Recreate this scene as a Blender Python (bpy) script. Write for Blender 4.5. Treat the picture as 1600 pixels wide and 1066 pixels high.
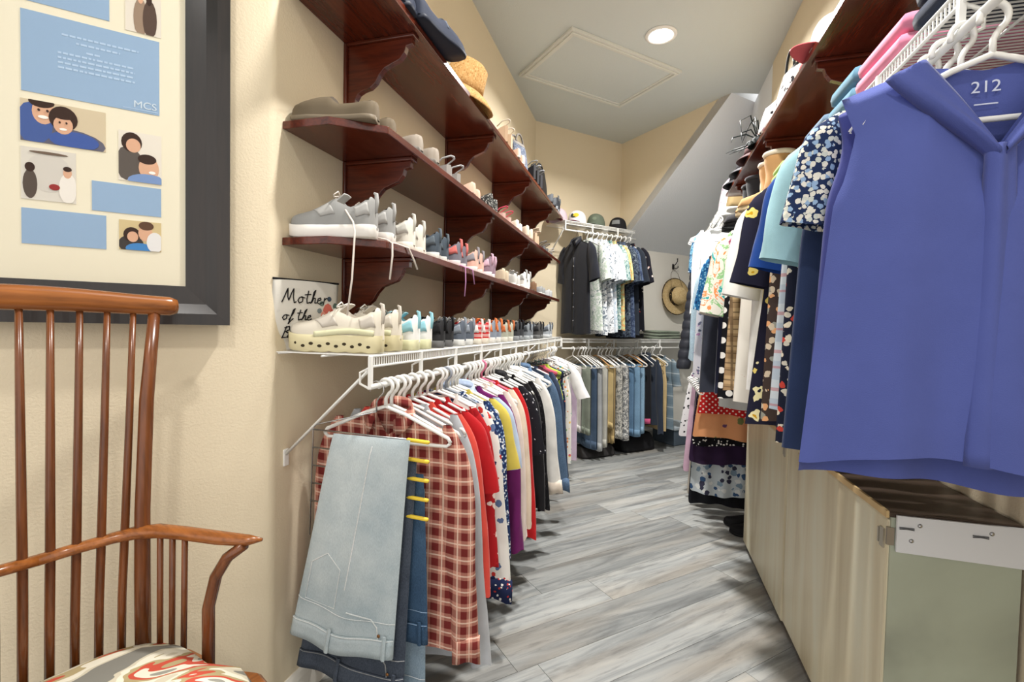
import bpy, bmesh, math, random
from mathutils import Vector, Matrix
R = math.radians
for o in list(bpy.data.objects): bpy.data.objects.remove(o)
scene = bpy.context.scene
COL = scene.collection

# ---------------------------------------------------------------- camera
CAM_H = 1.18
def cam_axes(yaw, pitch, roll):
    f = Vector((-math.sin(yaw)*math.cos(pitch), math.cos(yaw)*math.cos(pitch), math.sin(pitch)))
    r = Vector((math.cos(yaw), math.sin(yaw), 0)); u = r.cross(f)
    return f, r*math.cos(roll)+u*math.sin(roll), u*math.cos(roll)-r*math.sin(roll)
F_, R_, U_ = cam_axes(R(15.64), R(-1.78), R(1.157))
cam = bpy.data.objects.new('camera', bpy.data.cameras.new('camera')); COL.objects.link(cam)
cam.data.sensor_width = 36; cam.data.lens = 746/1600*36; cam.data.clip_start = 0.02
m = Matrix((R_, U_, -F_)).transposed().to_4x4(); m.translation = (0, 0, CAM_H)
cam.matrix_world = m
scene.camera = cam

# ---------------------------------------------------------------- light
world = bpy.data.worlds.new('world'); scene.world = world; world.use_nodes = True
world.node_tree.nodes['Background'].inputs[0].default_value = (1.0, 0.97, 0.93, 1)
world.node_tree.nodes['Background'].inputs[1].default_value = 1.1
scene.view_settings.view_transform = 'Standard'; scene.view_settings.look = 'None'
scene.view_settings.exposure = 0.3; scene.view_settings.gamma = 1.0
scene.view_settings.use_curve_mapping = False
def area(name, loc, size, power, col=(1, .97, .93), rot=(0, 0, 0)):
    l = bpy.data.lights.new(name, 'AREA'); l.shape = 'DISK'; l.size = size; l.energy = power; l.color = col; l.spread = R(150)
    o = bpy.data.objects.new(name, l); COL.objects.link(o); o.location = loc; o.rotation_euler = rot
    return o
ZC = 3.05
# the recessed lamp in view, then two unseen lamps added to brighten the closet
area('recessed_or_added_light', (.04, 3.22, ZC-.018), .13, 52)
area('recessed_or_added_light', (.0, 1.35, ZC-.018), .13, 34)  # added lamp out of view, brightens the middle and the sloped ceiling
area('recessed_or_added_light', (-.35, -.2, ZC-.018), .13, 12)  # added weak lamp behind the camera, fills the near end

# ---------------------------------------------------------------- materials
class MT:
    def __init__(s, name, rough=.85, spec=.3, metal=0.):
        s.m = bpy.data.materials.new(name); s.m.use_nodes = True; s.t = s.m.node_tree
        s.b = s.t.nodes['Principled BSDF']; s.set('Roughness', rough); s.set('Metallic', metal); s.set('Specular IOR Level', spec)
    def set(s, k, v): s.b.inputs[k].default_value = v
    def n(s, ty, **kw):
        nd = s.t.nodes.new('ShaderNode'+ty)
        for k, v in kw.items(): setattr(nd, k, v)
        return nd
    def l(s, a, b): s.t.links.new(a, b)
    def co(s, scale=(1, 1, 1), rot=(0, 0, 0), kind='Object'):
        tc = s.n('TexCoord'); mp = s.n('Mapping'); mp.inputs['Scale'].default_value = scale; mp.inputs['Rotation'].default_value = rot
        s.l(tc.outputs[kind], mp.inputs['Vector']); return mp.outputs[0]
    def noise(s, vec, scale, detail=3, rough=.5, dist=0):
        nd = s.n('TexNoise'); nd.inputs['Scale'].default_value = scale; nd.inputs['Detail'].default_value = detail
        nd.inputs['Roughness'].default_value = rough; nd.inputs['Distortion'].default_value = dist
        if vec is not None: s.l(vec, nd.inputs['Vector'])
        return nd
    def ramp(s, fac, stops, const=False):
        nd = s.n('ValToRGB'); cr = nd.color_ramp
        if const: cr.interpolation = 'CONSTANT'
        while len(cr.elements) < len(stops): cr.elements.new(.5)
        for e, (p, c) in zip(cr.elements, stops): e.position = p; e.color = (*c[:3], 1)
        s.l(fac, nd.inputs[0]); return nd.outputs[0]
    def math(s, op, a, b=None):
        nd = s.n('Math', operation=op)
        for i, v in enumerate((a, b)):
            if v is None: continue
            if isinstance(v, (int, float)): nd.inputs[i].default_value = v
            else: s.l(v, nd.inputs[i])
        return nd.outputs[0]
    def mix(s, fac, a, b, blend='MIX'):
        nd = s.n('Mix', data_type='RGBA', blend_type=blend)
        for i, v in ((0, fac), (6, a), (7, b)):
            if isinstance(v, (int, float)): nd.inputs[i].default_value = v
            elif isinstance(v, tuple): nd.inputs[i].default_value = (*v[:3], 1)
            else: s.l(v, nd.inputs[i])
        return nd.outputs[2]
    def col(s, v):
        if isinstance(v, tuple): s.b.inputs['Base Color'].default_value = (*v[:3], 1)
        else: s.l(v, s.b.inputs['Base Color'])
    def bump(s, h, strength=.3, dist=.01):
        nd = s.n('Bump'); nd.inputs['Strength'].default_value = strength; nd.inputs['Distance'].default_value = dist
        s.l(h, nd.inputs['Height']); s.l(nd.outputs[0], s.b.inputs['Normal'])
def sr(r, g, b):
    f = lambda c: ((c/255+.055)/1.055)**2.4 if c > 10 else c/255/12.92
    return (f(r), f(g), f(b))
_mc = {}
def cached(fn):
    def w(*a, **k):
        key = (fn.__name__, a, tuple(sorted(k.items())))
        if key not in _mc: _mc[key] = fn(*a, **k)
        return _mc[key]
    return w
@cached
def plain(c, rough=.9, spec=.2, metal=0., var=.0):
    t = MT('plain', rough, spec, metal); c = sr(*c)
    if var:
        nz = t.noise(t.co(), 9, 4); d = tuple(max(0, x*(1-var)) for x in c); e = tuple(min(1, x*(1+var)) for x in c)
        t.col(t.ramp(nz.outputs[0], [(.3, d), (.7, e)]))
    else: t.col(c)
    return t.m
@cached
def cloth_m(c, var=.10, weave=900, sheen=.15):
    t = MT('cloth', .93, .15); c = sr(*c); v = t.co()
    nz = t.noise(v, 14, 4); d = tuple(max(0, x*(1-var)) for x in c); e = tuple(min(1, x*(1+var)) for x in c)
    t.col(t.ramp(nz.outputs[0], [(.3, d), (.7, e)])); t.set('Sheen Weight', sheen)
    t.bump(t.noise(v, weave, 1).outputs[0], .25, .002); return t.m
@cached
def denim(c, fade=(0, 0, 0), amt=.35):
    t = MT('denim', .92, .15); v = t.co(); c = sr(*c); fd = sr(*fade) if sum(fade) else tuple(min(1, x*1.6+.03) for x in c)
    a = t.noise(v, 5, 5, .6); b = t.noise(t.co((260, 260, 60)), 3, 2)
    base = t.ramp(a.outputs[0], [(.32, c), (.72, fd)])
    t.col(t.mix(amt, base, t.ramp(b.outputs[0], [(.3, tuple(x*.45 for x in c)), (.7, tuple(min(1, x*1.5) for x in fd))])))
    t.bump(b.outputs[0], .3, .002); return t.m
@cached
def plaid(c1, c2, c3, sx=14, sz=14, fine=0):
    t = MT('plaid', .93, .15); v = t.co(); sp = t.n('SeparateXYZ'); t.l(v, sp.inputs[0])
    xx = t.math('ADD', sp.outputs[0], t.math('MULTIPLY', sp.outputs[1], 1.0))
    def band(s, k, w, off=0): return t.math('LESS_THAN', t.math('FRACT', t.math('ADD', t.math('MULTIPLY', s, k), 40+off)), w)
    c1, c2, c3 = sr(*c1), sr(*c2), sr(*c3)
    wx, wz = band(xx, sx, .5), band(sp.outputs[2], sz, .5)
    half = tuple((a*a*.0+a+b)/2 for a, b in zip(c1, c2))
    s = t.math('MULTIPLY', t.math('ADD', wx, wz), .5)
    base = t.ramp(s, [(0, c2), (.4, half), (.9, c1)], True)
    ln = t.math('MAXIMUM', band(xx, sx, .09, .3), band(sp.outputs[2], sz, .09, .3))
    if fine: ln = t.math('MAXIMUM', ln, t.math('MAXIMUM', band(xx, sx, .06, .7), band(sp.outputs[2], sz, .06, .7)))
    t.col(t.mix(t.math('MULTIPLY', ln, .6), base, c3)); t.bump(t.noise(v, 700, 1).outputs[0], .2, .002); return t.m
@cached
def floral(bg, cols, scale=45, thr=.38, centre=None, warp=.5):
    t = MT('floral', .92, .15); v = t.co(); nz = t.noise(v, scale*1.3, 2)
    vm = t.n('VectorMath', operation='MULTIPLY_ADD'); t.l(nz.outputs[1], vm.inputs[0]); k = warp/scale*1.4
    vm.inputs[1].default_value = (k, k, k); t.l(v, vm.inputs[2])
    vo = t.n('TexVoronoi'); vo.inputs['Scale'].default_value = scale; t.l(vm.outputs[0], vo.inputs['Vector'])
    sp = t.n('SeparateColor'); t.l(vo.outputs['Color'], sp.inputs[0])
    n = len(cols); cc = t.ramp(sp.outputs[0], [(i/n, sr(*c)) for i, c in enumerate(cols)], True)
    c = t.mix(t.math('LESS_THAN', vo.outputs['Distance'], thr), sr(*bg), cc)
    if centre: c = t.mix(t.math('LESS_THAN', vo.outputs['Distance'], thr*.35), c, sr(*centre))
    t.col(c); t.bump(t.noise(v, 600, 1).outputs[0], .15, .002); return t.m
@cached
def tropical(cols, scale=16, det=4, dist=1.6):
    t = MT('tropical', .92, .15); v = t.co(); nz = t.noise(v, scale, det, .6, dist); n = len(cols)
    st = [(0, sr(*cols[0]))]+[(.30+.40*(i)/(n), sr(*c)) for i, c in enumerate(cols[1:], 1)]
    t.col(t.ramp(nz.outputs[0], st, True)); return t.m
@cached
def dots(bg, c, scale=28, r=.3):
    t = MT('dots', .92, .15); v = t.co((1, .0, 1), (0, R(45), 0)); vo = t.n('TexVoronoi', voronoi_dimensions='3D'); vo.inputs['Scale'].default_value = scale; vo.inputs['Randomness'].default_value = 0
    t.l(v, vo.inputs['Vector']); t.col(t.mix(t.math('LESS_THAN', vo.outputs['Distance'], r), sr(*bg), sr(*c))); return t.m
@cached
def wood(dark, light, axis=0, rough=.3, scale=1., gloss=.5):
    t = MT('wood', rough, gloss); sc = [26*scale]*3; sc[axis] = 2.2*scale; v = t.co(tuple(sc))
    a = t.noise(v, 1.0, 6, .6, 1.2); b = t.noise(v, 5, 3, .5)
    c = t.ramp(a.outputs[0], [(.25, sr(*dark)), (.5, tuple((x+y)/2 for x, y in zip(sr(*dark), sr(*light)))), (.75, sr(*light))])
    t.col(t.mix(.22, c, t.ramp(b.outputs[0], [(.3, tuple(x*.35 for x in sr(*dark))), (.6, sr(*light))]))); t.set('Coat Weight', .15); return t.m
@cached
def wall_m(c, bump=.35, scale=170):
    t = MT('wall_paint', .75, .25); v = t.co(); a = t.noise(v, 1.3, 2); c = sr(*c)
    t.col(t.ramp(a.outputs[0], [(.3, tuple(x*.97 for x in c)), (.7, c)])); t.bump(t.noise(v, scale, 3, .55).outputs[0], bump, .003); return t.m
def floor_m():
    t = MT('vinyl_plank', .42, .4); oi = t.n('ObjectInfo'); v = t.co((.9, 8, 1)); off = t.n('VectorMath', operation='ADD')
    sc = t.math('MULTIPLY', oi.outputs['Random'], 57.0); cb = t.n('CombineXYZ'); t.l(sc, cb.inputs[0]); t.l(sc, cb.inputs[1]); t.l(v, off.inputs[0]); t.l(cb.outputs[0], off.inputs[1])
    a = t.noise(off.outputs[0], 1.5, 7, .62, 1.4); b = t.noise(off.outputs[0], .9, 2, .5, .5); g = t.noise(off.outputs[0], 6, 4, .7, .4)
    c = t.ramp(a.outputs[0], [(.25, sr(126, 128, 128)), (.42, sr(164, 168, 168)), (.55, sr(196, 199, 197)), (.75, sr(220, 220, 215))])
    c = t.mix(t.ramp(b.outputs[0], [(.45, (0, 0, 0)), (.75, (.55, .55, .55))]), c, sr(190, 176, 156))
    c = t.mix(t.ramp(g.outputs[0], [(.28, (.5, .5, .5)), (.46, (0, 0, 0))]), c, sr(104, 104, 104))
    hs = t.n('HueSaturation'); t.l(c, hs.inputs['Color']); t.l(t.math('ADD', t.math('MULTIPLY', oi.outputs['Random'], .26), .48), hs.inputs['Value'])
    t.col(hs.outputs[0]); t.bump(g.outputs[0], .12, .002); return t.m
WHITE = plain((238, 237, 233), .4, .4); WIRE = plain((240, 240, 236), .35, .45); CHROME = plain((190, 190, 190), .25, .5, 1.)
BLACK = plain((22, 22, 24), .7); DARKWOOD = lambda ax: wood((46, 14, 9), (112, 46, 26), ax, .22)
HONEY = lambda ax: wood((94, 46, 16), (172, 104, 48), ax, .25) if ax < 2 else wood((66, 32, 14), (136, 78, 40), 2, .25)
WALL = wall_m((228, 214, 186)); CEIL = wall_m((204, 211, 210), .5, 120); SLOPE = wall_m((238, 241, 244), .7, 90); KNEE = wall_m((236, 232, 222))
def emit(c, s):
    t = MT('lamp_glow'); t.set('Emission Color', (*c, 1)); t.set('Emission Strength', s); return t.m

# ---------------------------------------------------------------- mesh helpers
class G:
    def __init__(s): s.v = []; s.f = []
    def add(s, vs, fs): k = len(s.v); s.v += [tuple(p) for p in vs]; s.f += [tuple(i+k for i in f) for f in fs]; return s
    def box(s, x0, x1, y0, y1, z0, z1):
        return s.add([(x, y, z) for z in (z0, z1) for y in (y0, y1) for x in (x0, x1)], [(0, 2, 3, 1), (4, 5, 7, 6), (0, 1, 5, 4), (2, 6, 7, 3), (0, 4, 6, 2), (1, 3, 7, 5)])
    def tube(s, pts, r, n=8, cap=True, flat=1.):
        pts = [Vector(p) for p in pts]; rs = r if isinstance(r, (list, tuple)) else [r]*len(pts)
        vs = []; fs = []; prev = None
        for i, p in enumerate(pts):
            t = (pts[min(i+1, len(pts)-1)]-pts[max(i-1, 0)]).normalized()
            if prev is None: a = Vector((0, 0, 1)) if abs(t.z) < .9 else Vector((0, 1, 0)); x = t.cross(a).normalized()
            else: x = (prev-t*prev.dot(t)).normalized()
            prev = x; y = t.cross(x)
            for k in range(n): an = 2*math.pi*k/n; vs.append(p+x*math.cos(an)*rs[i]+y*math.sin(an)*rs[i]*flat)
        for i in range(len(pts)-1):
            for k in range(n): a = i*n+k; b = i*n+(k+1) % n; fs.append((a, b, b+n, a+n))
        if cap: fs.append(tuple(range(n-1, -1, -1))); fs.append(tuple(range((len(pts)-1)*n, len(pts)*n)))
        return s.add(vs, fs)
    def lathe(s, prof, n=24, ax=(1, 1), cx=0, cy=0):
        vs = [(cx+r*math.cos(2*math.pi*k/n)*ax[0], cy+r*math.sin(2*math.pi*k/n)*ax[1], z) for r, z in prof for k in range(n)]
        fs = [(i*n+k, i*n+(k+1) % n, (i+1)*n+(k+1) % n, (i+1)*n+k) for i in range(len(prof)-1) for k in range(n)]
        return s.add(vs, fs)
    def grid(s, nu, nv, fn, closed=False):
        vs = [fn(i/(nu if closed else nu-1), j/(nv-1)) for j in range(nv) for i in range(nu)]
        fs = [(j*nu+i, j*nu+(i+1) % nu, (j+1)*nu+(i+1) % nu, (j+1)*nu+i) for j in range(nv-1) for i in range(nu if closed else nu-1)]
        return s.add(vs, fs)
    def prism(s, prof, axis, a, b):
        # prof in the two remaining axes, extruded along axis from a to b
        def mk(p, t): q = [p[0], p[1]]; q.insert(axis, t); return tuple(q)
        n = len(prof)
        return s.add([mk(p, a) for p in prof]+[mk(p, b) for p in prof], [tuple(range(n)), tuple(range(2*n-1, n-1, -1))]+[(i, n+i, n+(i+1) % n, (i+1) % n) for i in range(n)])
    def build(s, name, mat, parent=None, smooth=False, fix=True, bevel=0, solid=0, sub=0):
        me = bpy.data.meshes.new(name); me.from_pydata(s.v, [], s.f)
        if fix:
            bm = bmesh.new(); bm.from_mesh(me); bmesh.ops.remove_doubles(bm, verts=bm.verts, dist=1e-6); bmesh.ops.recalc_face_normals(bm, faces=bm.faces); bm.to_mesh(me); bm.free()
        me.materials.append(mat)
        if smooth:
            for p in me.polygons: p.use_smooth = True
        o = bpy.data.objects.new(name, me); COL.objects.link(o)
        if parent: o.parent = parent
        if bevel: b = o.modifiers.new('bevel', 'BEVEL'); b.width = bevel; b.segments = 2; b.limit_method = 'ANGLE'
        if solid: b = o.modifiers.new('solid', 'SOLIDIFY'); b.thickness = solid; b.offset = 0
        if sub: b = o.modifiers.new('sub', 'SUBSURF'); b.levels = sub; b.render_levels = sub
        return o
def tag(o, label, cat, group=None):
    o['label'] = label; o['category'] = cat
    if group: o['group'] = group
    return o
def thing(name, label, cat, loc=(0, 0, 0), rz=0, group=None):
    o = bpy.data.objects.new(name, None); COL.objects.link(o); o.empty_display_size = .05
    o.location = loc; o.rotation_euler = (0, 0, rz); return tag(o, label, cat, group)
def struct(name, g, mat, smooth=False):
    o = g.build(name, mat, None, smooth); o['kind'] = 'structure'; return o
def dup(root, loc, rz, label=None, group=None, rot=None, scale=None):
    r = root.copy(); COL.objects.link(r); r.location = loc; r.rotation_euler = rot if rot else (0, 0, rz)
    if scale: r.scale = scale
    if label: r['label'] = label
    if group: r['group'] = group
    for ch in list(root.children):
        c = ch.copy(); COL.objects.link(c); c.parent = r
        for q in list(ch.children):
            d = q.copy(); COL.objects.link(d); d.parent = c
    return r
def lerp(a, b, t): return a+(b-a)*t
def smooth01(t): t = max(0, min(1, t)); return t*t*(3-2*t)
def interp(xs, t):
    # xs = [(pos, value), ...]
    if t <= xs[0][0]: return xs[0][1]
    for (a, va), (b, vb) in zip(xs, xs[1:]):
        if t <= b: return lerp(va, vb, (t-a)/(b-a))
    return xs[-1][1]
def text(name, s, size, mat, parent, loc, rot, extrude=.0006, shear=0, sx=1.):
    cu = bpy.data.curves.new(name, 'FONT'); cu.body = s; cu.size = size; cu.extrude = extrude; cu.shear = shear; cu.align_x = 'CENTER'; cu.align_y = 'CENTER'
    tmp = bpy.data.objects.new(name, cu); COL.objects.link(tmp)
    dg = bpy.context.evaluated_depsgraph_get(); me = bpy.data.meshes.new_from_object(tmp.evaluated_get(dg)); bpy.data.objects.remove(tmp)
    me.materials.clear(); me.materials.append(mat); o = bpy.data.objects.new(name, me); COL.objects.link(o); o.parent = parent
    o.location = loc; o.rotation_euler = rot; o.scale = (sx, 1, 1); return o

# ---------------------------------------------------------------- the room (45 degree walls)
XL, XR, S2 = -1.015, .80, math.sqrt(.5)
CA = Vector((-.286, 5.011, 0)); D45 = Vector((S2, S2, 0)); N45 = Vector((-S2, S2, 0))
def A(s, off, z): p = CA+D45*s-N45*off; return (p.x, p.y, z)           # along the back wall, off it, up
NC = Vector((XL, 1.10, 0))
def NL(s, off, z): p = NC+D45*s-N45*off; return (p.x, p.y, z)          # along the near diagonal wall

def quadwall(name, pts, mat, back):
    # a wall slab: pts is a polygon facing the room, back a thickness vector
    n = len(pts); g = G(); b = Vector(back)
    g.add([Vector(p) for p in pts]+[Vector(p)+b for p in pts], [tuple(range(n)), tuple(range(2*n-1, n-1, -1))]+[(i, n+i, n+(i+1) % n, (i+1) % n) for i in range(n)])
    return struct(name, g, mat)
# floor: base slab, then planks laid on the diagonal
g = G(); g.box(-3.2, 2.2, -1.6, 6.6, -.06, -.006); floor = struct('floor', g, plain((90, 84, 78)))
FM = floor_m(); random.seed(4)
PW, PL = .183, 1.22
pm = G(); pm.box(-PL/2+.0008, PL/2-.0008, -PW/2+.0007, PW/2-.0007, -.006, 0); plank0 = None
for i in range(-22, 24):
    st = random.random()*PL
    for j in range(-5, 6):
        s = j*PL+st; q = D45*(s)+Vector((S2, -S2, 0))*(i*PW)+Vector((-.2, 2.9, 0))
        ext = Vector((q.x, q.y, 0))
        if not (-1.9 < ext.x < 1.35 and .2 < ext.y < 6.3): continue
        if (ext-NC).dot(N45) > .25 and ext.y < 1.2: continue
        if (ext-CA).dot(N45) > .3: continue
        if ext.y < .7 and ext.x > .0: continue
        if plank0 is None: o = plank0 = pm.build('plank', FM, floor)
        else: o = plank0.copy(); COL.objects.link(o)
        o.parent = floor; o.location = (q.x, q.y, 0); o.rotation_euler = (0, 0, R(45))
# ceiling over the whole closet
quadwall('ceiling', [(-3.2, -1.2, ZC), (XR+.1, -1.2, ZC), (XR+.1, 4.33-.1, ZC), (.596, 4.129, ZC), A(0, 0, ZC), A(-1.15, 0, ZC), (XL-.12, 1.1, ZC), (-3.2, .5, ZC)], CEIL, (0, 0, .1))
slopetop = [A(0, 1.247, ZC), A(.55, 1.247, ZC)]
quadwall('ceiling_slope', [A(0, 1.247, ZC), A(.9, 1.247, ZC), A(1.6, .0, 2.01), A(0, 0, 2.01)], SLOPE, (.0, .0, .1))
quadwall('wall_left', [(XL, 1.13, 0), (XL, 4.282, 0), (XL, 4.282, ZC), (XL, 1.13, ZC)], WALL, (-.1, 0, 0))
b = tuple(N45*.1)
quadwall('wall_back', [A(-1.031, 0, 0), A(0, 0, 0), A(0, 0, ZC), A(-1.031, 0, ZC)], WALL, b)
quadwall('wall_knee', [A(0, 0, 0), A(1.6, 0, 0), A(1.6, 0, 2.01), A(0, 0, 2.01)], KNEE, b)
g = D45*.02
quadwall('wall_gable', [A(0, 0, 2.012), A(0, 0, ZC), A(0, 1.247, ZC)], WALL, tuple(g))
quadwall('wall_right', [(XR, .2, 0), (XR, 3.74, 0), (XR, 3.74, ZC), (XR, .2, ZC)], WALL, (.1, 0, 0))
quadwall('wall_right_far', [(XR+.003, 3.74, 0), (XR+.003, 6.0, 0), (XR+.003, 6.0, ZC), (XR+.003, 3.74, ZC)], SLOPE, (.1, 0, 0))
# near diagonal wall with a rounded corner into the closet
g = G(); rr = .035
arc = []
for k in range(9):
    # bullnose: normal turns from the diagonal wall to the closet wall
    a = R(-45+45*k/8); arc.append((math.cos(a), math.sin(a)))
cx = XL-rr; cy = NC.y+.03
pts = [(cx+rr*c, cy+rr*s) for c, s in arc]
p0 = pts[0]; poly = [(p0[0]-S2*2.2, p0[1]-S2*2.2)]+pts+[(XL-.1, 1.13), (p0[0]-S2*2.2-.2, p0[1]-S2*2.2+.2)]
g.prism(poly, 2, 0, ZC); struct('wall_near_diagonal', g, WALL)
# baseboards
BB = plain((236, 232, 222), .45, .4)
def base(name, a, b_, out):
    a = Vector(a); b_ = Vector(b_); o = Vector(out); prof = [(0, 0), (.014, 0), (.014, .075), (.009, .09), (.004, .1), (0, .1)]
    n = len(prof); g = G(); g.add([a+o*y+Vector((0, 0, z)) for y, z in prof]+[b_+o*y+Vector((0, 0, z)) for y, z in prof], [tuple(range(n)), tuple(range(2*n-1, n-1, -1))]+[(i, n+i, n+(i+1) % n, (i+1) % n) for i in range(n)])
    return struct(name, g, BB)
wn = Vector((p0[0], p0[1], 0))
base('baseboard_near', wn-D45*2.0, wn+D45*.03, tuple(-N45))
base('baseboard_left', (XL, 1.13, 0), (XL, 4.28, 0), (1, 0, 0))
base('baseboard_back', A(-1.0, 0, 0), A(1.5, 0, 0), tuple(-N45))
# attic hatch and recessed lamp
h = thing('attic_hatch', 'pale grey attic access hatch with moulded trim in the ceiling', 'hatch', (-.38, 3.58, ZC), R(45))
HW, HD = .49, .33
g = G(); g.box(-HW+.05, HW-.05, -HD+.05, HD-.05, -.012, 0); g.build('panel', CEIL, h)
TR = plain((214, 216, 210), .5)
for nm, x0, x1, y0, y1 in (('trim_rail', -HW, HW, -HD, -HD+.055), ('trim_rail', -HW, HW, HD-.055, HD), ('trim_stile', -HW, -HW+.055, -HD+.055, HD-.055), ('trim_stile', HW-.055, HW, -HD+.055, HD-.055)):
    g = G(); g.box(x0, x1, y0, y1, -.018, 0)
    if nm == 'trim_rail': g.box(x0+.015, x1-.015, (y0+y1)/2-.009, (y0+y1)/2+.009, -.027, -.018)
    else: g.box((x0+x1)/2-.009, (x0+x1)/2+.009, y0-.02, y1+.02, -.027, -.018)
    g.build(nm, TR, h, bevel=.003)
lt = thing('recessed_light', 'round recessed ceiling light glowing white', 'ceiling light', (.04, 3.22, ZC))
g = G(); g.lathe([(.072, -.002), (.098, -.001), (.098, -.008), (.085, -.014), (.072, -.010), (.072, -.002)], 32); g.build('trim_ring', WHITE, lt, True)
g = G(); g.lathe([(.0, -.012), (.04, -.0125), (.072, -.008), (.072, -.002), (0, -.002)], 32); g.build('lens', emit((1, .97, .93), 14), lt, True)

# ---------------------------------------------------------------- wooden shelves with ogee brackets
OGEE = [(.012, -.012), (.252, -.012), (.252, -.032), (.230, -.036), (.224, -.056), (.208, -.076), (.178, -.087), (.152, -.097), (.132, -.117), (.117, -.142), (.097, -.157), (.072, -.162), (.052, -.172), (.041, -.190), (.038, -.207), (.012, -.207)]
def wood_shelf(label, loc, rz, length, brackets, clip):
    # local x along the wall, y = 0 at the wall and growing into the room, z = 0 at the board's underside
    t = thing('wooden_shelf', label, 'shelf', loc, rz, 'dark stained wall shelves'); dp = .28
    out = [(0, 0), (length, 0), (length, dp), (.105, dp), (.0, .145)] if clip > 0 else [(0, 0), (length, 0), (length, dp), (0, dp)]
    if clip < 0: out = [(0, 0), (length, 0), (length, .15), (length-.1, dp), (0, dp)]
    g = G(); g.prism(out, 2, 0, .022); g.build('board', DARKWOOD(0), t, bevel=.002)
    for x in brackets:
        g = G(); g.prism(OGEE, 0, -.011, .011); br = g.build('bracket', DARKWOOD(1), t, bevel=.0015); br.location = (x, 0, 0)
        g = G(); g.box(-.021, .021, 0, .012, -.215, 0); g.build('back_plate', DARKWOOD(2), br, bevel=.003)
        g = G(); g.box(-.021, .021, .012, .262, -.012, 0); g.build('top_plate', DARKWOOD(1), br, bevel=.003)
    return t
BY = [.30, 1.15, 1.92, 2.69]
for z, nm, ln in ((2.13, 'topmost dark wooden shelf on the shoe wall', 3.08), (1.73, 'middle dark wooden shelf on the shoe wall, loaded with flats', 2.98), (1.40, 'lowest dark wooden shelf on the shoe wall, loaded with sneakers', 2.98)):
    # mirrored so that local y points into the room: rotate -90 and run x back from the far end
    y1 = 1.15+ln; wood_shelf(nm, (XL, y1, z), R(-90), ln, [y1-(1.15+b) for b in BY], -1 if z < 2 else 0)
wood_shelf('dark wooden shelf above the hanging tops, holding bags', (XR, .75, 2.13), R(90), 2.96, [.42, 1.17, 1.90, 2.68], 0)

# ---------------------------------------------------------------- white wire shelves with hanging rods
def wire_shelf(label, loc, rz, length, depth, braces=(), rod=True, sup=.3, endcap=True):
    # local x along the front edge, y from front (0) to the wall (depth), z = 0 at the deck
    t = thing('wire_shelf', label, 'wire shelf', loc, rz)
    for nm, y, z, r in (('front_rail', 0, 0, .0035), ('lip_rail', 0, -.028, .0035), ('back_rail', depth-.006, 0, .003), ('middle_rail', depth*.5, -.004, .003)):
        g = G(); g.tube([(0, y, z), (length, y, z)], r, 8); g.build(nm, WIRE, t, True)
    n = int(length/.0127); g = G(); q = .0013; g2 = G()
    for i in range(n+1):
        x = min(i*.0127, length-.002); g.box(x-q, x+q, 0, depth, -q+.003, q+.003); g2.box(x-q, x+q, -q, q, -.028, .001)
    g.build('deck_wires', WIRE, t)['kind'] = 'stuff'; g2.build('lip_wires', WIRE, t)['kind'] = 'stuff'
    if rod:
        g = G(); g.tube([(0, -.004, -.082), (length, -.004, -.082)], .0075, 10); g.build('hanging_rod', WIRE, t, True)
        for i in range(int(length/sup)+1):
            x = min(length-.006, i*sup+.004); g = G(); g.box(x-.005, x+.005, -.007, .003, -.088, 0)
            g.tube([(x, .0, -.03), (x, .03, -.045), (x, .03, -.075), (x, .0, -.088)], .0035, 6); g.build('rod_support', WIRE, t)
    for x in braces:
        g = G(); g.tube([(x, .012, -.03), (x, depth-.004, -.30)], .0075, 8, True, .55); b = g.build('brace', WIRE, t, True)
        g = G(); g.box(x-.01, x+.01, depth-.006, depth, -.335, -.285); c = g.build('wall_clip', WHITE, b, bevel=.002)
    return t
wire_shelf('white wire shelf under the sneakers along the shoe wall', (-.715, 1.132, 1.09), R(90), 3.03, .30, (.035, 1.1, 2.1))
wire_shelf('low white wire shelf on the back wall above the hanging trousers', A(-.907, .30, 1.075), R(45), 1.95, .30, (.55, 1.2))
wire_shelf('short high white wire shelf on the back wall, holding caps', A(-.895, .30, 2.115), R(45), .825, .30, (.02, .80))
wire_shelf('white wire shelf above the cream cabinet with folded blankets', (.5, 3.70, 1.77), R(-90), 3.2, .30, (.02, 1.2, 2.1))
wire_shelf('far white wire shelf past the end of the long rail, holding a patterned bag', (.5, 5.25, 2.08), R(-90), 1.45, .30, (.02,))

# ---------------------------------------------------------------- cream cabinet
def streak_m():
    t = MT('cabinet_cream', .38, .4); v = t.co((3, 9, .9)); a = t.noise(v, 1.2, 4, .5, .6)
    t.col(t.ramp(a.outputs[0], [(.3, sr(196, 182, 150)), (.5, sr(216, 206, 176)), (.7, sr(222, 218, 194))])); return t.m
def mottled_m():
    t = MT('cabinet_end', .45, .4); a = t.noise(t.co(), 3.2, 4, .5, .4)
    t.col(t.ramp(a.outputs[0], [(.3, sr(146, 150, 136)), (.5, sr(170, 176, 158)), (.7, sr(182, 190, 172))])); return t.m
cab = thing('storage_cabinet', 'low cream cabinet with dark top under the hanging tops', 'cabinet', (.545, 1.268, 0))
CL, CD, CH = 1.575, .245, .775
CREAM = streak_m()
g = G(); g.box(.02, CD, .006, CL, .055, CH-.012); g.build('body', plain((120, 92, 66), .6), cab)
g = G(); g.box(.03, CD, .01, CL-.01, 0, .055); g.build('plinth', plain((118, 84, 58), .6), cab)
g = G(); g.box(.0, CD, .0, CL+.004, CH-.012, CH); g.build('top', plain((74, 62, 54), .35), cab, bevel=.002)
g = G(); g.box(-.006, 0, 0, CL, CH-.014, CH+.002); g.build('edge_band', plain((206, 178, 130), .5), cab)
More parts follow.
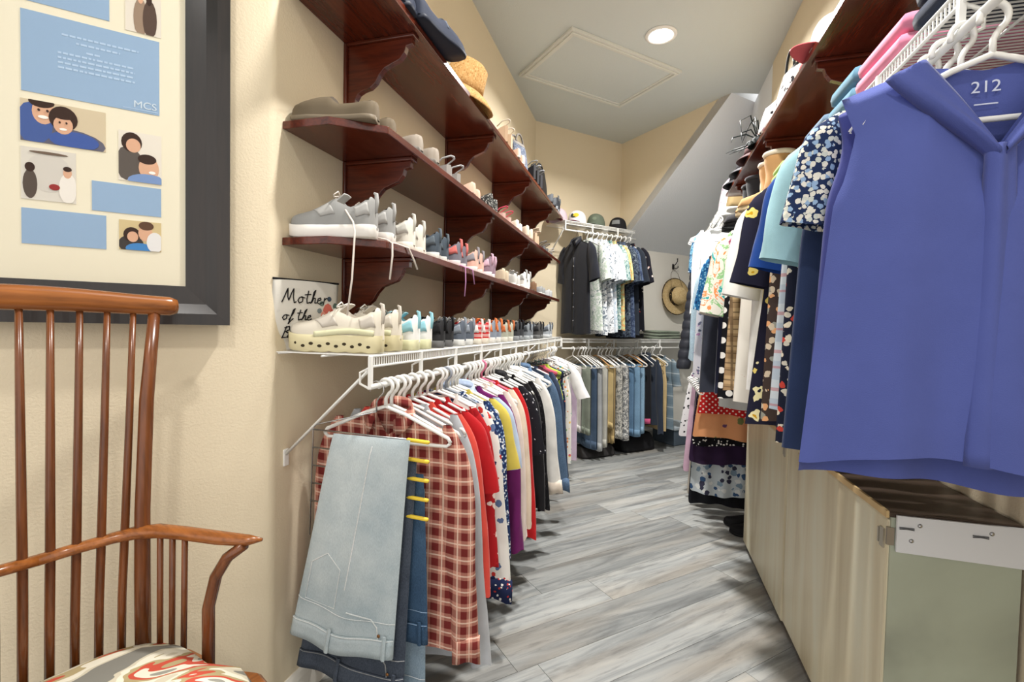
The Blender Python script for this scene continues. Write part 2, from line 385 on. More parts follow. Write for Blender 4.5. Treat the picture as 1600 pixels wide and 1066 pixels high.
g = G(); g.box(.004, CD, .0, .006, .0, CH-.012); g.build('end_panel', mottled_m(), cab)
for i, (y0, y1, zb) in enumerate(((.004, .795, .045), (.815, 1.57, .03))):
    g = G(); g.box(0, .018, y0, y1, zb, CH-.018); d = g.build('door', CREAM, cab, bevel=.006)
    g = G(); g.box(-.004, .0, y0+.012, y0+.03, CH-.09, CH-.045); g.box(-.004, 0, y0+.034, y0+.04, CH-.085, CH-.05); g.build('catch', plain((178, 172, 158), .4, .5, .6), d)
    g = G(); g.tube([(-.003, y1-.14, CH-.03), (-.004, y1-.17, CH-.06), (-.004, y1-.22, CH-.06), (-.003, y1-.245, CH-.035)], .002, 6); g.build('recess_pull', plain((186, 172, 142)), d)
pl = G(); n = 24
pl.grid(n, 2, lambda u, v: (.012+u*(CD-.012), -.006, CH-.004-v*(.083+.012*math.sin(u*2.2)*0+.004*u)))
p = pl.build('metal_plate', plain((226, 228, 232), .3, .5), cab, solid=.006)
for x, z in ((.055, -.022), (.04, -.058), (.185, -.022)):
    g = G(); g.lathe([(.0, .003), (.003, .0025), (.005, 0), (.0, 0)], 12); o = g.build('rivet', CHROME, p, True); o.location = (x, -.009, CH+z); o.rotation_euler = (R(90), 0, 0)
for x in (.03, .165):
    g = G(); g.box(x-.014, x+.014, -.0115, -.0088, CH-.0305, CH-.0285); g.tube([(x-.014, -.0105, CH-.033), (x, -.0105, CH-.0315), (x+.014, -.0105, CH-.033)], .0014, 5); g.build('slot', plain((96, 98, 102), .5), p)
g = G(); g.box(-.004, .01, -.003, .004, CH-.075, CH-.035); g.build('corner_clip', plain((150, 140, 126), .4, .5, .5), cab)

# ---------------------------------------------------------------- windsor style armchair by the diagonal wall
ch = thing('wooden_armchair', 'honey brown spindle-back wooden armchair with patterned cushion by the picture', 'chair', (-1.133, .641, 0), R(73))
H0, H1, H2 = HONEY(0), HONEY(1), HONEY(2)
SZ = .425
def rail(u, v):
    x = lerp(-.236, .236, u); a = 2*math.pi*v; bow = .02*(1-(x/.24)**2); e = .8 if abs(x) > .232 else 1
    return (x, bow-.006+.0145*math.cos(a)*e, 1.213+.023*math.sin(a)*e+.005*math.cos(x*12)*(1 if math.sin(a) > 0 else .3))
g = G(); g.grid(12, 37, lambda a, b_: rail(b_, a), True); g.f.append(tuple(range(12))); g.f.append(tuple(range(36*12, 37*12))); g.build('top_rail', H0, ch, True)
for k in range(8):
    c_ = (k-3.5)*.0445; bw = .02*(1-(c_/.24)**2); xm = c_*.90; xb = c_*.88
    g = G(); g.tube([(xb, .012+bw, SZ-.01), (xb, .006+bw, .56), (xm, bw, .69), (lerp(xm, c_, .55), bw-.003, .95), (c_, bw-.006, 1.195)], [.0085, .0085, .0085, .0075, .006], 8); g.build('spindle', H2, ch, True)
for s in (-1, 1):
    g = G(); g.tube([(s*.165, -.015, SZ-.01), (s*.165, -.012, .6), (s*.167, -.008, .75), (s*.177, -.004, 1.0), (s*.194, 0, 1.195)], [.016, .016, .0155, .0145, .012], 10, True, .7); g.build('back_post', H2, ch, True)
    arm = [(0, .016, .697), (s*.06, .016, .698), (s*.12, .012, .699), (s*.155, -.004, .702), (s*.185, -.04, .705), (s*.215, -.095, .703), (s*.25, -.175, .700), (s*.278, -.235, .700), (s*.296, -.262, .702)]
    g = G(); g.tube(arm, [.014, .014, .015, .018, .019, .018, .018, .015, .004], 10, True, .8); g.build('arm', H1, ch, True)
    g = G(); g.tube([(s*.272, -.235, .692), (s*.252, -.205, .665), (s*.240, -.180, .62), (s*.232, -.165, .55), (s*.232, -.165, .42)], [.014, .015, .015, .015, .015], 10, True, .8); g.build('arm_support', H2, ch, True)
    for k in range(3):
        g = G(); g.tube([(s*(.183+.014*k), -.052-.023*k, SZ-.01), (s*(.183+.014*k), -.055-.025*k, .70)], .0065, 8); g.build('arm_spindle', H2, ch, True)
def seat(u, v, z):
    a = 2*math.pi*u; c, s_ = math.cos(a), math.sin(a); e = .62
    return (math.copysign(abs(c)**e, c)*.285*v*(1 if s_ < 0 else .86), -.205+math.copysign(abs(s_)**e, s_)*.25*v, z)
g = G(); zz = [(0, SZ-.04), (.93, SZ-.04), (1, SZ-.028), (1, SZ-.008), (.97, SZ), (0, SZ)]
g.grid(40, len(zz), lambda u, v: seat(u, zz[round(v*(len(zz)-1))][0], zz[round(v*(len(zz)-1))][1]), True); g.build('seat', H0, ch, True)
def cushion_m():
    t = MT('cushion', .9, .15); v = t.co((1, 1.6, 1), (0, 0, R(35))); a = t.noise(v, 4.5, 1, .4, 2.4); t.col(t.ramp(a.outputs[0], [(0, sr(132, 130, 122)), (.40, sr(206, 198, 176)), (.47, sr(228, 222, 204)), (.53, sr(176, 160, 120)), (.58, sr(196, 84, 66)), (.64, sr(228, 222, 204)), (.7, sr(150, 148, 138))], True)); return t.m
cz = [(0, SZ), (.84, SZ), (.89, SZ+.012), (.86, SZ+.028), (.74, SZ+.040), (.4, SZ+.05), (0, SZ+.052)]
g = G(); g.grid(40, len(cz), lambda u, v: seat(u, cz[round(v*6)][0], cz[round(v*6)][1]), True); g.build('cushion', cushion_m(), ch, True)
for sx in (-1, 1):
    for y in (-.40, -.06):
        g = G(); yo = -.05 if y < -.2 else .05; g.tube([(sx*.19, y, SZ-.03), (sx*.215, y+yo*.5, .2), (sx*.235, y+yo, .0)], [.017, .02, .012], 10); g.build('leg', H2, ch, True)
    g = G(); g.tube([(sx*.215, -.425, .2), (sx*.215, -.035, .2)], .010, 8); g.build('stretcher', H1, ch, True)

# ---------------------------------------------------------------- collage picture frame on the diagonal wall
fr = thing('picture_frame', 'large dark brown collage frame with cream mat and couple photos', 'picture frame', NL(-.37, 0, 1.72), R(45))
# local x along the wall, -y into the room; opening half sizes
OX, OZ = .18, .455
FD = wood((16, 12, 10), (40, 31, 26), 2, .28); FB = .098
for nm, pf in (('frame_stile', -1), ('frame_stile', 1), ('frame_rail', -1), ('frame_rail', 1)):
    prof = [(0, -.004), (0, -.016), (.045, -.022), (.07, -.036), (FB, -.034), (FB, -.004)]      # distance outward, y
    vs = []; n = len(prof)
    for e in (-1, 1):
        for d_, y in prof:
            if nm == 'frame_stile': vs.append((pf*(OX+d_), y, e*(OZ+d_)))
            else: vs.append((e*(OX+d_), y, pf*(OZ+d_)))
    g = G(); g.add(vs, [tuple(range(n)), tuple(range(2*n-1, n-1, -1))]+[(i, n+i, n+(i+1) % n, (i+1) % n) for i in range(n)]); g.build(nm, FD, fr)
mat_ = G(); mat_.box(-OX-.004, OX+.004, -.010, -.004, -OZ-.004, OZ+.004); mt = mat_.build('mat_board', plain((232, 224, 200), .8), fr)
BLUE = plain((146, 172, 200), .7); PRINT = {}
def photo(x0, x1, z0, z1, bg, shapes=()):
    g = G(); g.box(x0, x1, -.0112, -.0095, z0, z1); o = g.build('photo', plain(bg, .6) if isinstance(bg, tuple) else bg, fr)
    for k, (kx, kz, rx, rz_, c) in enumerate(shapes):
        cxx, czz = lerp(x0, x1, kx), lerp(z0, z1, kz); w, h_ = (x1-x0), (z1-z0); pts_ = []
        for j in range(18):
            a = 2*math.pi*j/18; pts_.append((min(max(cxx+math.cos(a)*rx*w, x0), x1), min(max(czz+math.sin(a)*rz_*h_, z0), z1)))
        g = G(); g.prism(pts_, 1, -.0116-.0002*k, -.0112); g.build('print_shape', plain(c, .6), o)
    return o
SK, HR = (214, 168, 138), (58, 40, 32)
tp = photo(-.124, .126, -.035, .145, BLUE)
photo(-.124, .03, .165, .26, BLUE)
photo(.06, .130, .115+.04, .26, (222, 214, 200), ((.42, .35, .2, .45, (150, 128, 108)), (.68, .35, .2, .45, (84, 66, 56)), (.42, .8, .08, .13, SK), (.66, .8, .08, .13, HR)))
photo(-.126, .022, -.145, -.052, (206, 190, 160), ((.45, .1, .55, .35, (98, 96, 110)), (.15, .45, .22, .5, (70, 92, 150)), (.26, .75, .13, .3, SK), (.24, .98, .15, .14, HR), (.62, .16, .30, .22, (66, 90, 156)), (.49, .66, .17, .30, HR), (.49, .50, .115, .22, SK), (.49, .74, .14, .10, HR), (.26, .62, .06, .04, (246, 240, 232)), (.49, .40, .045, .03, (246, 240, 232)), (.21, .78, .015, .03, (60, 44, 38)), (.31, .78, .015, .03, (60, 44, 38)), (.45, .56, .012, .026, (60, 44, 38)), (.53, .56, .012, .026, (60, 44, 38))))
photo(.046, .130, -.205, -.085, (226, 218, 204), ((.22, .35, .34, .34, (92, 84, 78)), (.3, .78, .24, .2, HR), (.34, .72, .17, .14, SK), (.7, .3, .24, .24, SK), (.66, .48, .22, .1, HR), (.7, .02, .5, .16, (120, 146, 190)), (.78, .22, .08, .03, (246, 240, 232))))
photo(-.126, -.032, -.275, -.158, (214, 208, 196), ((.5, .55, .42, .38, (206, 200, 190)), (.16, .3, .13, .28, (86, 74, 66)), (.16, .62, .09, .09, HR), (.85, .28, .17, .3, (232, 226, 216)), (.84, .58, .08, .1, SK), (.84, .66, .08, .05, HR), (.6, .28, .1, .06, (150, 52, 50)), (.5, .92, .35, .025, (110, 92, 78))))
photo(-.004, .129, -.285, -.215, BLUE)
photo(-.126, .022, -.375, -.295, BLUE)
photo(.046, .129, -.372, -.300, (206, 186, 140), ((.28, .2, .3, .3, (66, 60, 58)), (.3, .52, .2, .25, HR), (.32, .45, .13, .18, SK), (.62, .6, .17, .28, SK), (.64, .85, .18, .15, (94, 66, 50)), (.5, .05, .35, .2, (70, 130, 190)), (.85, .3, .2, .35, (226, 224, 222))))
for r_, (z, a, b_) in enumerate(((.108, -.055, .085), (.094, -.03, .05), (.077, -.012, .012), (.066, -.062, .075), (.055, -.062, .078), (.044, -.062, .076), (.033, -.062, .078))):
    g = G(); x = a; random.seed(r_)
    while x < b_:
        w = random.uniform(.004, .012); g.box(x, min(x+w, b_), -.0118, -.0112, z-.0022, z+.0022); x += w+.003
    g.build('faint_print', plain((178, 200, 222), .7), tp)
text('logo', 'MCS', .024, plain((206, 218, 226), .6), tp, (.098, -.0118, -.018), (R(90), 0, 0), .0002)
g = G(); g.box(.055, .124, -.0118, -.0112, -.0305, -.0290); g.build('logo_line', plain((178, 200, 222), .7), tp)
g = G(); g.box(-OX-.002, OX+.002, -.0148, -.0140, -OZ-.002, OZ+.002)
gl = MT('frame_glass', .05, .5); gl.set('Transmission Weight', 1.0); gl.set('IOR', 1.05); gl.set('Alpha', .12); g.build('glass', gl.m, fr)

# ---------------------------------------------------------------- hangers
def arc_hook(r=.021, z=-.021, stem=-.078, a0=200, a1=-60, n=14):
    pts = [(r*math.cos(R(lerp(a0, a1, i/n))), 0, z+r*math.sin(R(lerp(a0, a1, i/n)))) for i in range(n+1)]
    return pts+[(.004, 0, z-r-.006), (0, 0, z-r-.014), (0, 0, stem)]
def hanger(name, label, kind, group):
    t = thing(name, label, 'hanger', (0, 0, -5), 0, group)
    mats = {'white': WHITE, 'black': BLACK, 'wood': wood((170, 120, 70), (214, 170, 116), 0, .4), 'pink': plain((214, 120, 150), .4), 'grey': plain((150, 156, 166), .5), 'wire': CHROME}
    mt_ = mats[kind]; r = {'white': .0054, 'pink': .0054, 'grey': .005, 'black': .0028, 'wood': .007, 'wire': .0016}[kind]
    hk = mt_ if kind in ('white', 'pink', 'grey') else CHROME; hr = r if kind in ('white', 'pink', 'grey') else .0018
    g = G(); g.tube(arc_hook(), hr, 8); g.build('hook', hk, t, True)
    g = G(); w = .2 if kind != 'wood' else .19
    g.tube([(-w, 0, -.168), (-w*.96, 0, -.155), (-.06, 0, -.097), (0, 0, -.078), (.06, 0, -.097), (w*.96, 0, -.155), (w, 0, -.168)], r, 8, True, 1. if kind != 'black' else .8); g.build('arms', mt_, t, True)
    g = G(); g.tube([(-w, 0, -.168), (-w*.94, 0, -.178), (w*.94, 0, -.178), (w, 0, -.168)], r*.9, 8); g.build('bar', mt_, t, True)
    return t
HPROTO = {}; hang_used = set()
import re
def short(lab):
    q = _short(lab); return q if q not in ('white blouse', 'white shirt', 'black top') else ' '.join(lab.split()[:7])
def _short(lab): return re.split(r' (?:with|behind|beside|between|on|next|near|hanging|before|beyond|hidden|densely|squeezed|tucked|among|printed|speckled|folded|clipped|at) ', lab)[0]
def put_hanger(kind, place, loc, rz, holds=None):
    o = _put_hanger(kind, place, loc, rz)
    base = {'white': 'white plastic hanger', 'black': 'slim black velvet hanger', 'wood': 'light wooden hanger', 'pink': 'pink plastic hanger', 'grey': 'grey plastic hanger', 'wire': 'thin metal hanger'}[kind]
    o['label'] = base+' holding the '+short(holds) if holds else 'empty '+base+' on the '+place
    return o
def _put_hanger(kind, place, loc, rz):
    key = (kind, place); lab = {'white': 'white plastic clothes hanger', 'black': 'slim black velvet clothes hanger', 'wood': 'light wooden clothes hanger', 'pink': 'pink plastic clothes hanger', 'grey': 'grey plastic clothes hanger', 'wire': 'thin metal wire hanger'}[kind]+' hooked on the '+place
    if key not in HPROTO: HPROTO[key] = o = hanger('clothes_hanger', lab, kind, kind+' hangers on the '+place); o.location = loc; o.rotation_euler = (0, 0, rz); return o
    return dup(HPROTO[key], loc, rz)

# ---------------------------------------------------------------- clothes
def garment(name, label, cat, loc, rz, mat, W=.195, L=.66, neck='crew', sleeve='none', sl=.2, hw=None, T=.018, fold=.007, nf=2.5, seed=0, group=None, hem=0., out=.03, srx=.045, collar=None, buttons=None, cuff=None, flare=1., trim=None, sm=None, res=1, nd=None, nw=None, ruffle=None, hilo=0.):
    rd = random.Random(seed*7+3); t = thing(name, label, cat, loc, rz, group); z0 = -.083
    nw = nw or {'crew': .068, 'v': .075, 'scoop': .09, 'collar': .062, 'boat': .11}[neck]; nd = nd or {'crew': .06, 'v': .17, 'scoop': .12, 'collar': .09, 'boat': .03}[neck]
    hw = hw or W*1.05; ph = rd.uniform(0, 6.28); ph2 = rd.uniform(0, 6.28); sway = rd.uniform(-.012, .012)
    if sleeve == 'none': wp = [(0, W*.97), (.1, W*.86), (.22, W*.93), (.28, W), (1, hw)]
    else: wp = [(0, W), (.1, W*.98), (.3, W*.95), (1, hw)]
    drop = .36
    def ztop(x, front):
        ax = abs(x)
        if ax >= nw: return z0-drop*(ax-nw)
        k = ax/nw; e = 1.0 if neck in ('v', 'collar') else 2.4
        return z0-(nd if front else .012)*(1-k**e)
    def fd(u, v): return fold*(v**1.2)*math.sin(nf*math.pi*u+ph+.8*math.sin(2.2*v+ph2))+sway*v
    def thick(u, v):
        tv = lerp(.007, T, smooth01(v*4)); return tv*math.sqrt(max(0, 1-u*u))*(1+.25*math.sin(nf*2*u+ph2)*v)
    def pt(u, v, front):
        x = u*interp(wp, v); zt = ztop(u*interp(wp, 0), front); zb = z0-L-(0 if front else hilo*(1-u*u*.7))+hem*u*u+.006*math.sin(5*u+ph); z = lerp(zt, zb, v)
        if v == 0 and abs(u*interp(wp, 0)) >= nw: y = 0
        else: y = (-1 if front else 1)*max(thick(u, v), .016*(1-abs(x)/nw) if (abs(x) < nw and v < .15) else 0)+fd(u, v)
        return (x, y, z)
    nu, nv = (21*res, 16*res)
    us = sorted(set([round(-1+2*i/(nu-1), 4) for i in range(nu)]+[round(nw/interp(wp, 0), 4), round(-nw/interp(wp, 0), 4)])); n = len(us)
    g = G()
    for front in (True, False):
        vs = [pt(u, j/(nv-1), front) for j in range(nv) for u in us]
        g.add(vs, [(j*n+i, j*n+i+1, (j+1)*n+i+1, (j+1)*n+i) for j in range(nv-1) for i in range(n-1)])
    body = g.build('body', mat, t, True, sub=1 if res == 1 else 0)
    zs = ztop(W, True)
    if sleeve in ('short', 'long', 'flutter'):
        for s in (-1, 1):
            p2 = rd.uniform(0, 6.28); long = sleeve == 'long'; out_ = out
            if s == (1 if loc[0] > .4 else -1): out_ = min(out, .288-W-srx*(.85 if long else 1.2))      # the sleeve on the wall side hangs closer in
            def sp(a, v):
                an = 2*math.pi*a
                cx = interp([(0, W-.035), (.12, W-.008), (1, W+out_)], v); cz = zs+.014-v*sl
                rx = interp([(0, .012), (.10, srx*.75), (.3, srx), (1, srx*(.72*flare if long else 1.15*flare))], v); ry = interp([(0, .008), (.12, .02), (.35, max(.024, T)), (1, max(.022, T)*(.9 if long else 1.1)*flare)], v)
                tilt = .5*srx if not long else .0
                wr = .006*math.sin(9*v+3*an+p2)*v
                if sleeve == 'flutter': wr = .012*math.sin(5*an+p2)*v
                return (s*(cx+(rx+wr)*math.cos(an)), (ry+wr)*math.sin(an)+sway*.5, cz-tilt*v*(1-math.cos(an))*.5+(.008*math.sin(11*v+2*an+p2)*v if long else 0))
            g = G(); g.grid(14, 14 if long else 8, sp, True); so = g.build('sleeve', sm or mat, t, True, sub=1)
            if cuff:
                g = G(); g.grid(14, 3, lambda a, v: tuple(c_ for c_ in (lambda q: (q[0]+(.002*s), q[1]*1.06, q[2]-.0))(sp(a, .90+.11*v))), True); g.build('cuff', cuff, so, True, solid=.002)
    if collar:
        def cl(u, v):
            a = R(lerp(-62, 242, u)); f_ = abs(u-.5)*2; rx, ry = .066, .026
            if v == 0: k, dz = .96, -.012
            elif v == 1: k, dz = 1.0, .026
            else: k, dz = 1.12+.35*f_**3, .0-.022*f_**2
            x, y = math.cos(a)*rx*k, math.sin(a)*ry*k+.004-(.018*f_**3)
            return (x, y, z0+dz-.058*f_**2.2)
        vv = [0, 1, 2]; g = G(); m_ = 17; vs = [cl(i/(m_-1), v) for v in vv for i in range(m_)]
        g.add(vs, [(j*m_+i, j*m_+i+1, (j+1)*m_+i+1, (j+1)*m_+i) for j in range(2) for i in range(m_-1)]); g.build('collar', collar, t, True, solid=.0025)
    elif trim:
        g = G(); pts = []
        for i in range(13):
            x = lerp(-nw, nw, i/12); p = pt(max(-1, min(1, x/interp(wp, 0))), 0, True); pts.append((p[0], p[1]-.001, p[2]))
        g.tube(pts, .004, 6); g.build('neckband', trim, t, True)
    if buttons:
        g = G()
        for i in range(11):
            v = .12+.86*i/10
            for x in (-.014, .014): p = pt(x/W, v, True); g.v.append((x, p[1]-.0022, p[2]))
        g.f += [(2*i, 2*i+1, 2*i+3, 2*i+2) for i in range(10)]; pk = g.build('placket', mat, t, True, solid=.0015)
        for i in range(5):
            p = pt(0, .2+.16*i, True); g = G(); g.lathe([(0, .003), (.005, .0026), (.006, 0), (0, 0)], 10); b_ = g.build('button', buttons, t, True); b_.location = (0, p[1]-.003, p[2]); b_.rotation_euler = (R(90), 0, 0)
    if ruffle:
        for k in range(2):
            g = G(); zr = .22+.16*k
            def rf(u, v):
                x = lerp(-.92, .92, u); p = pt(x, zr, True); return (p[0], p[1]-.004-.012*v-.006*math.sin(26*u+k)*v, p[2]-.05*v+.006*math.sin(31*u))
            g.grid(40, 4, rf); g.build('ruffle', ruffle, t, True)
    return t
def trousers(name, label, cat, loc, rz, mat, w0=.17, w1=.19, L=.62, T=.016, seed=0, group=None, waist=True, shift=0., z0=-.172, fold=.008, hemcol=None, pocket=True, loops=True):
    # folded over or clipped to the hanger bar; both legs together
    rd = random.Random(seed*13+1); t = thing(name, label, cat, loc, rz, group); ph = rd.uniform(0, 6.28); nf = rd.uniform(2, 4)
    def pt(u, v, side):
        w = lerp(w0, w1, v**.8); x = u*w+shift*v; z = z0+.010-L*v+.01*math.sin(3*u+ph)*v
        y = side*(T*math.sqrt(max(0, 1-u*u*.96)))*(math.sqrt(min(1, v*14+.02)))+fold*v*math.sin(nf*math.pi*u+ph)
        return (x, y, z)
    g = G(); nu, nv = 19, 16
    for side in (-1, 1):
        vs = [pt(-1+2*i/(nu-1), (j/(nv-1))**1.15, side) for j in range(nv) for i in range(nu)]
        g.add(vs, [(j*nu+i, j*nu+i+1, (j+1)*nu+i+1, (j+1)*nu+i) for j in range(nv-1) for i in range(nu-1)])
    for a in (-1, 1):
        pass
    o = g.build('legs', mat, t, True, sub=1)
    if waist:
        g = G(); vs = [pt(-1+2*i/18, v, -1) for v in (.90, .94, .985) for i in range(19)]; vs = [(x*1.005, y-.003, z) for x, y, z in vs]
        g.add(vs, [(j*19+i, j*19+i+1, (j+1)*19+i+1, (j+1)*19+i) for j in range(2) for i in range(18)]); wb = g.build('waistband', hemcol or mat, t, True, solid=.004)
        if loops:
            for u in (-.55, .1, .7):
                p, q = pt(u, .87, -1), pt(u, .985, -1); g = G(); g.tube([(p[0], p[1]-.007, p[2]), (q[0], q[1]-.007, q[2])], .0042, 4); g.build('belt_loop', hemcol or mat, wb)
    if pocket:
        g = G(); pts = [pt(u, v, -1) for u, v in ((-.75, .62), (-.75, .82), (-.15, .82), (-.15, .62), (-.45, .57), (-.75, .62))]; g.tube([(x, y-.002, z) for x, y, z in pts], .0016, 4); g.build('pocket_seam', hemcol or mat, t)
    return t

LX, LZ = -.711, 1.021
GL = 'clothes on the rod under the shoe wall'
gm = cloth_m
PLAIDRED = plaid((112, 42, 40), (196, 140, 122), (240, 216, 196), 23, 23)
left = [
 # Y, kind, label, category, material, kwargs, hanger
 (1.245, 'flannel_shirt', 'red and cream plaid flannel shirt with long sleeves behind the draped jeans', 'shirt', PLAIDRED, dict(neck='collar', sleeve='long', sl=.65, L=.68, collar=PLAIDRED, buttons=plain((226, 214, 196)), cuff=PLAIDRED, W=.215, hw=.235, srx=.055, T=.026), 'white'),
 (1.32, 'knit_cardigan', 'pale heather grey long cardigan hanging beside the plaid flannel shirt', 'cardigan', gm((176, 179, 184)), dict(neck='v', sleeve='long', sl=.75, L=.77, out=.062), 'white'),
 (1.375, 'blouse', 'coral red blouse with long sleeves next to the grey cardigan', 'blouse', gm((214, 78, 66)), dict(neck='crew', sleeve='long', sl=.54, L=.62, out=.055), 'white'),
 (1.43, 'shirt', 'deep red shirt between the coral blouse and the bandana print top', 'shirt', gm((178, 28, 34)), dict(neck='collar', sleeve='short', sl=.24, L=.62, out=.04), 'white'),
 (1.485, 'bandana_print_top', 'red and white bandana print top on the rod under the shoes', 'top', floral((176, 34, 40), ((240, 226, 218), (150, 24, 30), (236, 214, 206)), 34, .34), dict(neck='v', sleeve='long', sl=.53, L=.64, out=.033), 'white'),
 (1.565, 'floral_blouse', 'white blouse with navy and red flowers and gathered cuffs', 'blouse', floral((232, 230, 224), ((40, 52, 92), (196, 56, 52), (92, 112, 150), (232, 230, 224)), 30, .36), dict(neck='v', sleeve='long', sl=.67, L=.66, out=.045, srx=.05, flare=1.35, cuff=floral((36, 44, 78), ((236, 232, 226), (190, 60, 56)), 70, .3)), 'white'),
 (1.64, 'ditsy_print_blouse', 'navy blouse with a dense tiny white flower print', 'blouse', floral((36, 54, 96), ((226, 230, 236), (120, 146, 184)), 95, .4), dict(neck='crew', sleeve='long', sl=.56, L=.62, out=.035), 'grey'),
 (1.70, 'yellow_top', 'mustard yellow top squeezed behind the navy ditsy blouse', 'top', gm((206, 186, 84)), dict(neck='crew', sleeve='short', sl=.25, L=.6), 'white'),
 (1.755, 'light_blue_shirt', 'pale blue button shirt hanging before the purple top', 'shirt', gm((178, 194, 220)), dict(neck='collar', sleeve='short', sl=.26, L=.62, collar=gm((178, 194, 220))), 'white'),
 (1.815, 'long_sleeve_top', 'plum purple long-sleeved top on the rod under the shoes', 'top', gm((112, 32, 98)), dict(neck='crew', sleeve='long', sl=.62, L=.6, out=.04), 'black'),
 (1.885, 'blouse', 'blush white long-sleeved blouse beside the purple top', 'blouse', gm((232, 216, 206)), dict(neck='v', sleeve='long', sl=.60, L=.64, out=.04), 'white'),
 (1.96, 'button_cardigan', 'cream buttoned cardigan beside the red cardigan', 'cardigan', gm((226, 208, 188)), dict(neck='v', sleeve='long', sl=.58, L=.6, out=.042, buttons=plain((180, 150, 120))), 'white'),
 (2.04, 'red_cardigan', 'bright red long-sleeved cardigan next to the dark speckled blouse', 'cardigan', gm((196, 34, 38)), dict(neck='v', sleeve='long', sl=.66, L=.66, out=.045), 'pink'),
 (2.13, 'speckled_blouse', 'black blouse speckled with small white marks', 'blouse', floral((34, 34, 40), ((200, 202, 208), (34, 34, 40), (34, 34, 40)), 70, .25), dict(neck='crew', sleeve='short', sl=.3, L=.66, out=.045), 'white'),
 (2.22, 'black_jacket', 'plain black long jacket beside the speckled blouse', 'jacket', gm((30, 29, 32)), dict(neck='collar', sleeve='long', sl=.6, L=.74, out=.045, collar=gm((30, 29, 32))), 'white'),
 (2.33, 'lace_top', 'black lacy textured top before the white cuffed shirt', 'top', floral((24, 23, 26), ((52, 50, 54), (36, 34, 38)), 60, .4), dict(neck='crew', sleeve='long', sl=.64, L=.7, out=.045), 'white'),
 (2.49, 'white_cuffed_shirt', 'white shirt with long sleeves and turned-back peach cuffs', 'shirt', gm((236, 233, 228)), dict(neck='collar', sleeve='long', sl=.60, L=.66, out=.07, srx=.055, collar=gm((236, 233, 228)), cuff=gm((238, 224, 208))), 'white'),
 (2.72, 'denim_shirt', 'mid blue denim shirt with long sleeves beside the white cuffed shirt', 'shirt', denim((70, 92, 118)), dict(neck='collar', sleeve='long', sl=.66, L=.7, out=.075, srx=.055, collar=denim((70, 92, 118)), cuff=denim((70, 92, 118))), 'white'),
 (2.86, 'denim_shirt', 'dark indigo denim shirt tucked behind the mid blue denim shirt', 'shirt', denim((44, 56, 78)), dict(neck='collar', sleeve='long', sl=.64, L=.7, out=.06), 'white'),
 (3.00, 'pink_top', 'bright pink sleeveless top on a slim black hanger', 'top', gm((206, 90, 112)), dict(neck='scoop', L=.6), 'black'),
 (3.09, 'lime_top', 'lime green sleeveless top on a slim black hanger', 'top', gm((186, 208, 84)), dict(neck='scoop', L=.62, W=.21), 'black'),
 (3.18, 'navy_floral_dress', 'navy dress with small coloured flowers on a slim black hanger', 'dress', floral((32, 44, 74), ((214, 120, 90), (190, 196, 210), (70, 120, 90)), 60, .32), dict(neck='v', L=.72, W=.21), 'black'),
 (3.28, 'print_blouse', 'white sleeveless blouse with green and orange print', 'blouse', floral((236, 232, 224), ((120, 170, 100), (226, 140, 80), (236, 232, 224)), 40, .35), dict(neck='crew', L=.66, W=.21), 'black'),
 (3.40, 'print_blouse', 'white blouse with coral pink and teal flowers near the room corner', 'blouse', floral((240, 236, 228), ((226, 90, 110), (90, 170, 160), (240, 236, 228), (240, 200, 110)), 32, .34), dict(neck='crew', L=.74, W=.215), 'black'),
 (3.54, 'white_tee', 'plain white tee with short sleeves near the room corner', 'shirt', gm((244, 243, 242)), dict(neck='crew', sleeve='short', sl=.24, L=.42, out=.08), 'white'),
 (3.66, 'lavender_blouse', 'soft lavender long blouse near the room corner', 'blouse', gm((196, 176, 196)), dict(neck='crew', L=.78, W=.22), 'white'),
]
sd = 0
for y, nm, lab, cat, mat, kw, hk in left:
    sd += 1; rz = random.Random(sd).uniform(-.06, .06); loc = (LX, y, LZ)
    garment(nm, lab, cat, loc, rz, mat, seed=sd, group=GL, **kw); put_hanger(hk, 'rod under the shoe wall', loc, rz, lab)
random.seed(11)
for y in (1.215, 1.28, 1.60, 1.67, 1.73, 1.85, 1.92, 2.0, 2.09, 2.17, 2.27, 2.40, 2.44, 2.56, 2.62, 2.66, 3.72, 3.76, 3.80):
    put_hanger('white', 'rod under the shoe wall', (LX, y+random.uniform(-.01, .01), LZ), random.uniform(-.15, .15))
for y in (2.93, 2.97, 3.05, 3.13, 3.23, 3.34): put_hanger('black', 'rod under the shoe wall', (LX, y, LZ), random.uniform(-.1, .1))

# tiered trouser hanger with three pairs of jeans at the start of the rod
th_ = thing('tiered_trouser_hanger', 'chrome tiered trouser hanger with yellow-tipped arms holding jeans', 'hanger', (LX+.0, 1.165, LZ))
g = G(); g.tube(arc_hook(.022, -.022, -.085), .0022, 8); g.build('hook', CHROME, th_, True)
g = G(); g.tube([(0, 0, -.085), (-.195, .0, -.135), (-.205, 0, -.145), (-.215, 0, -.46)], .0022, 6); g.build('frame_wire', CHROME, th_, True)
for k in range(5):
    z = -.150-.052*k; g = G(); g.tube([(-.206-.002*k, 0, z), (.14, -.004, z-.004)], .0024, 6); ar = g.build('arm', CHROME, th_, True)
    g = G(); g.tube([(.095, -.004, z-.004), (.10, -.004, z-.004), (.16, -.006, z-.006), (.164, -.006, z-.006)], [.003, .0055, .0055, .003], 8); g.build('grip', plain((236, 204, 70), .45), ar, True)
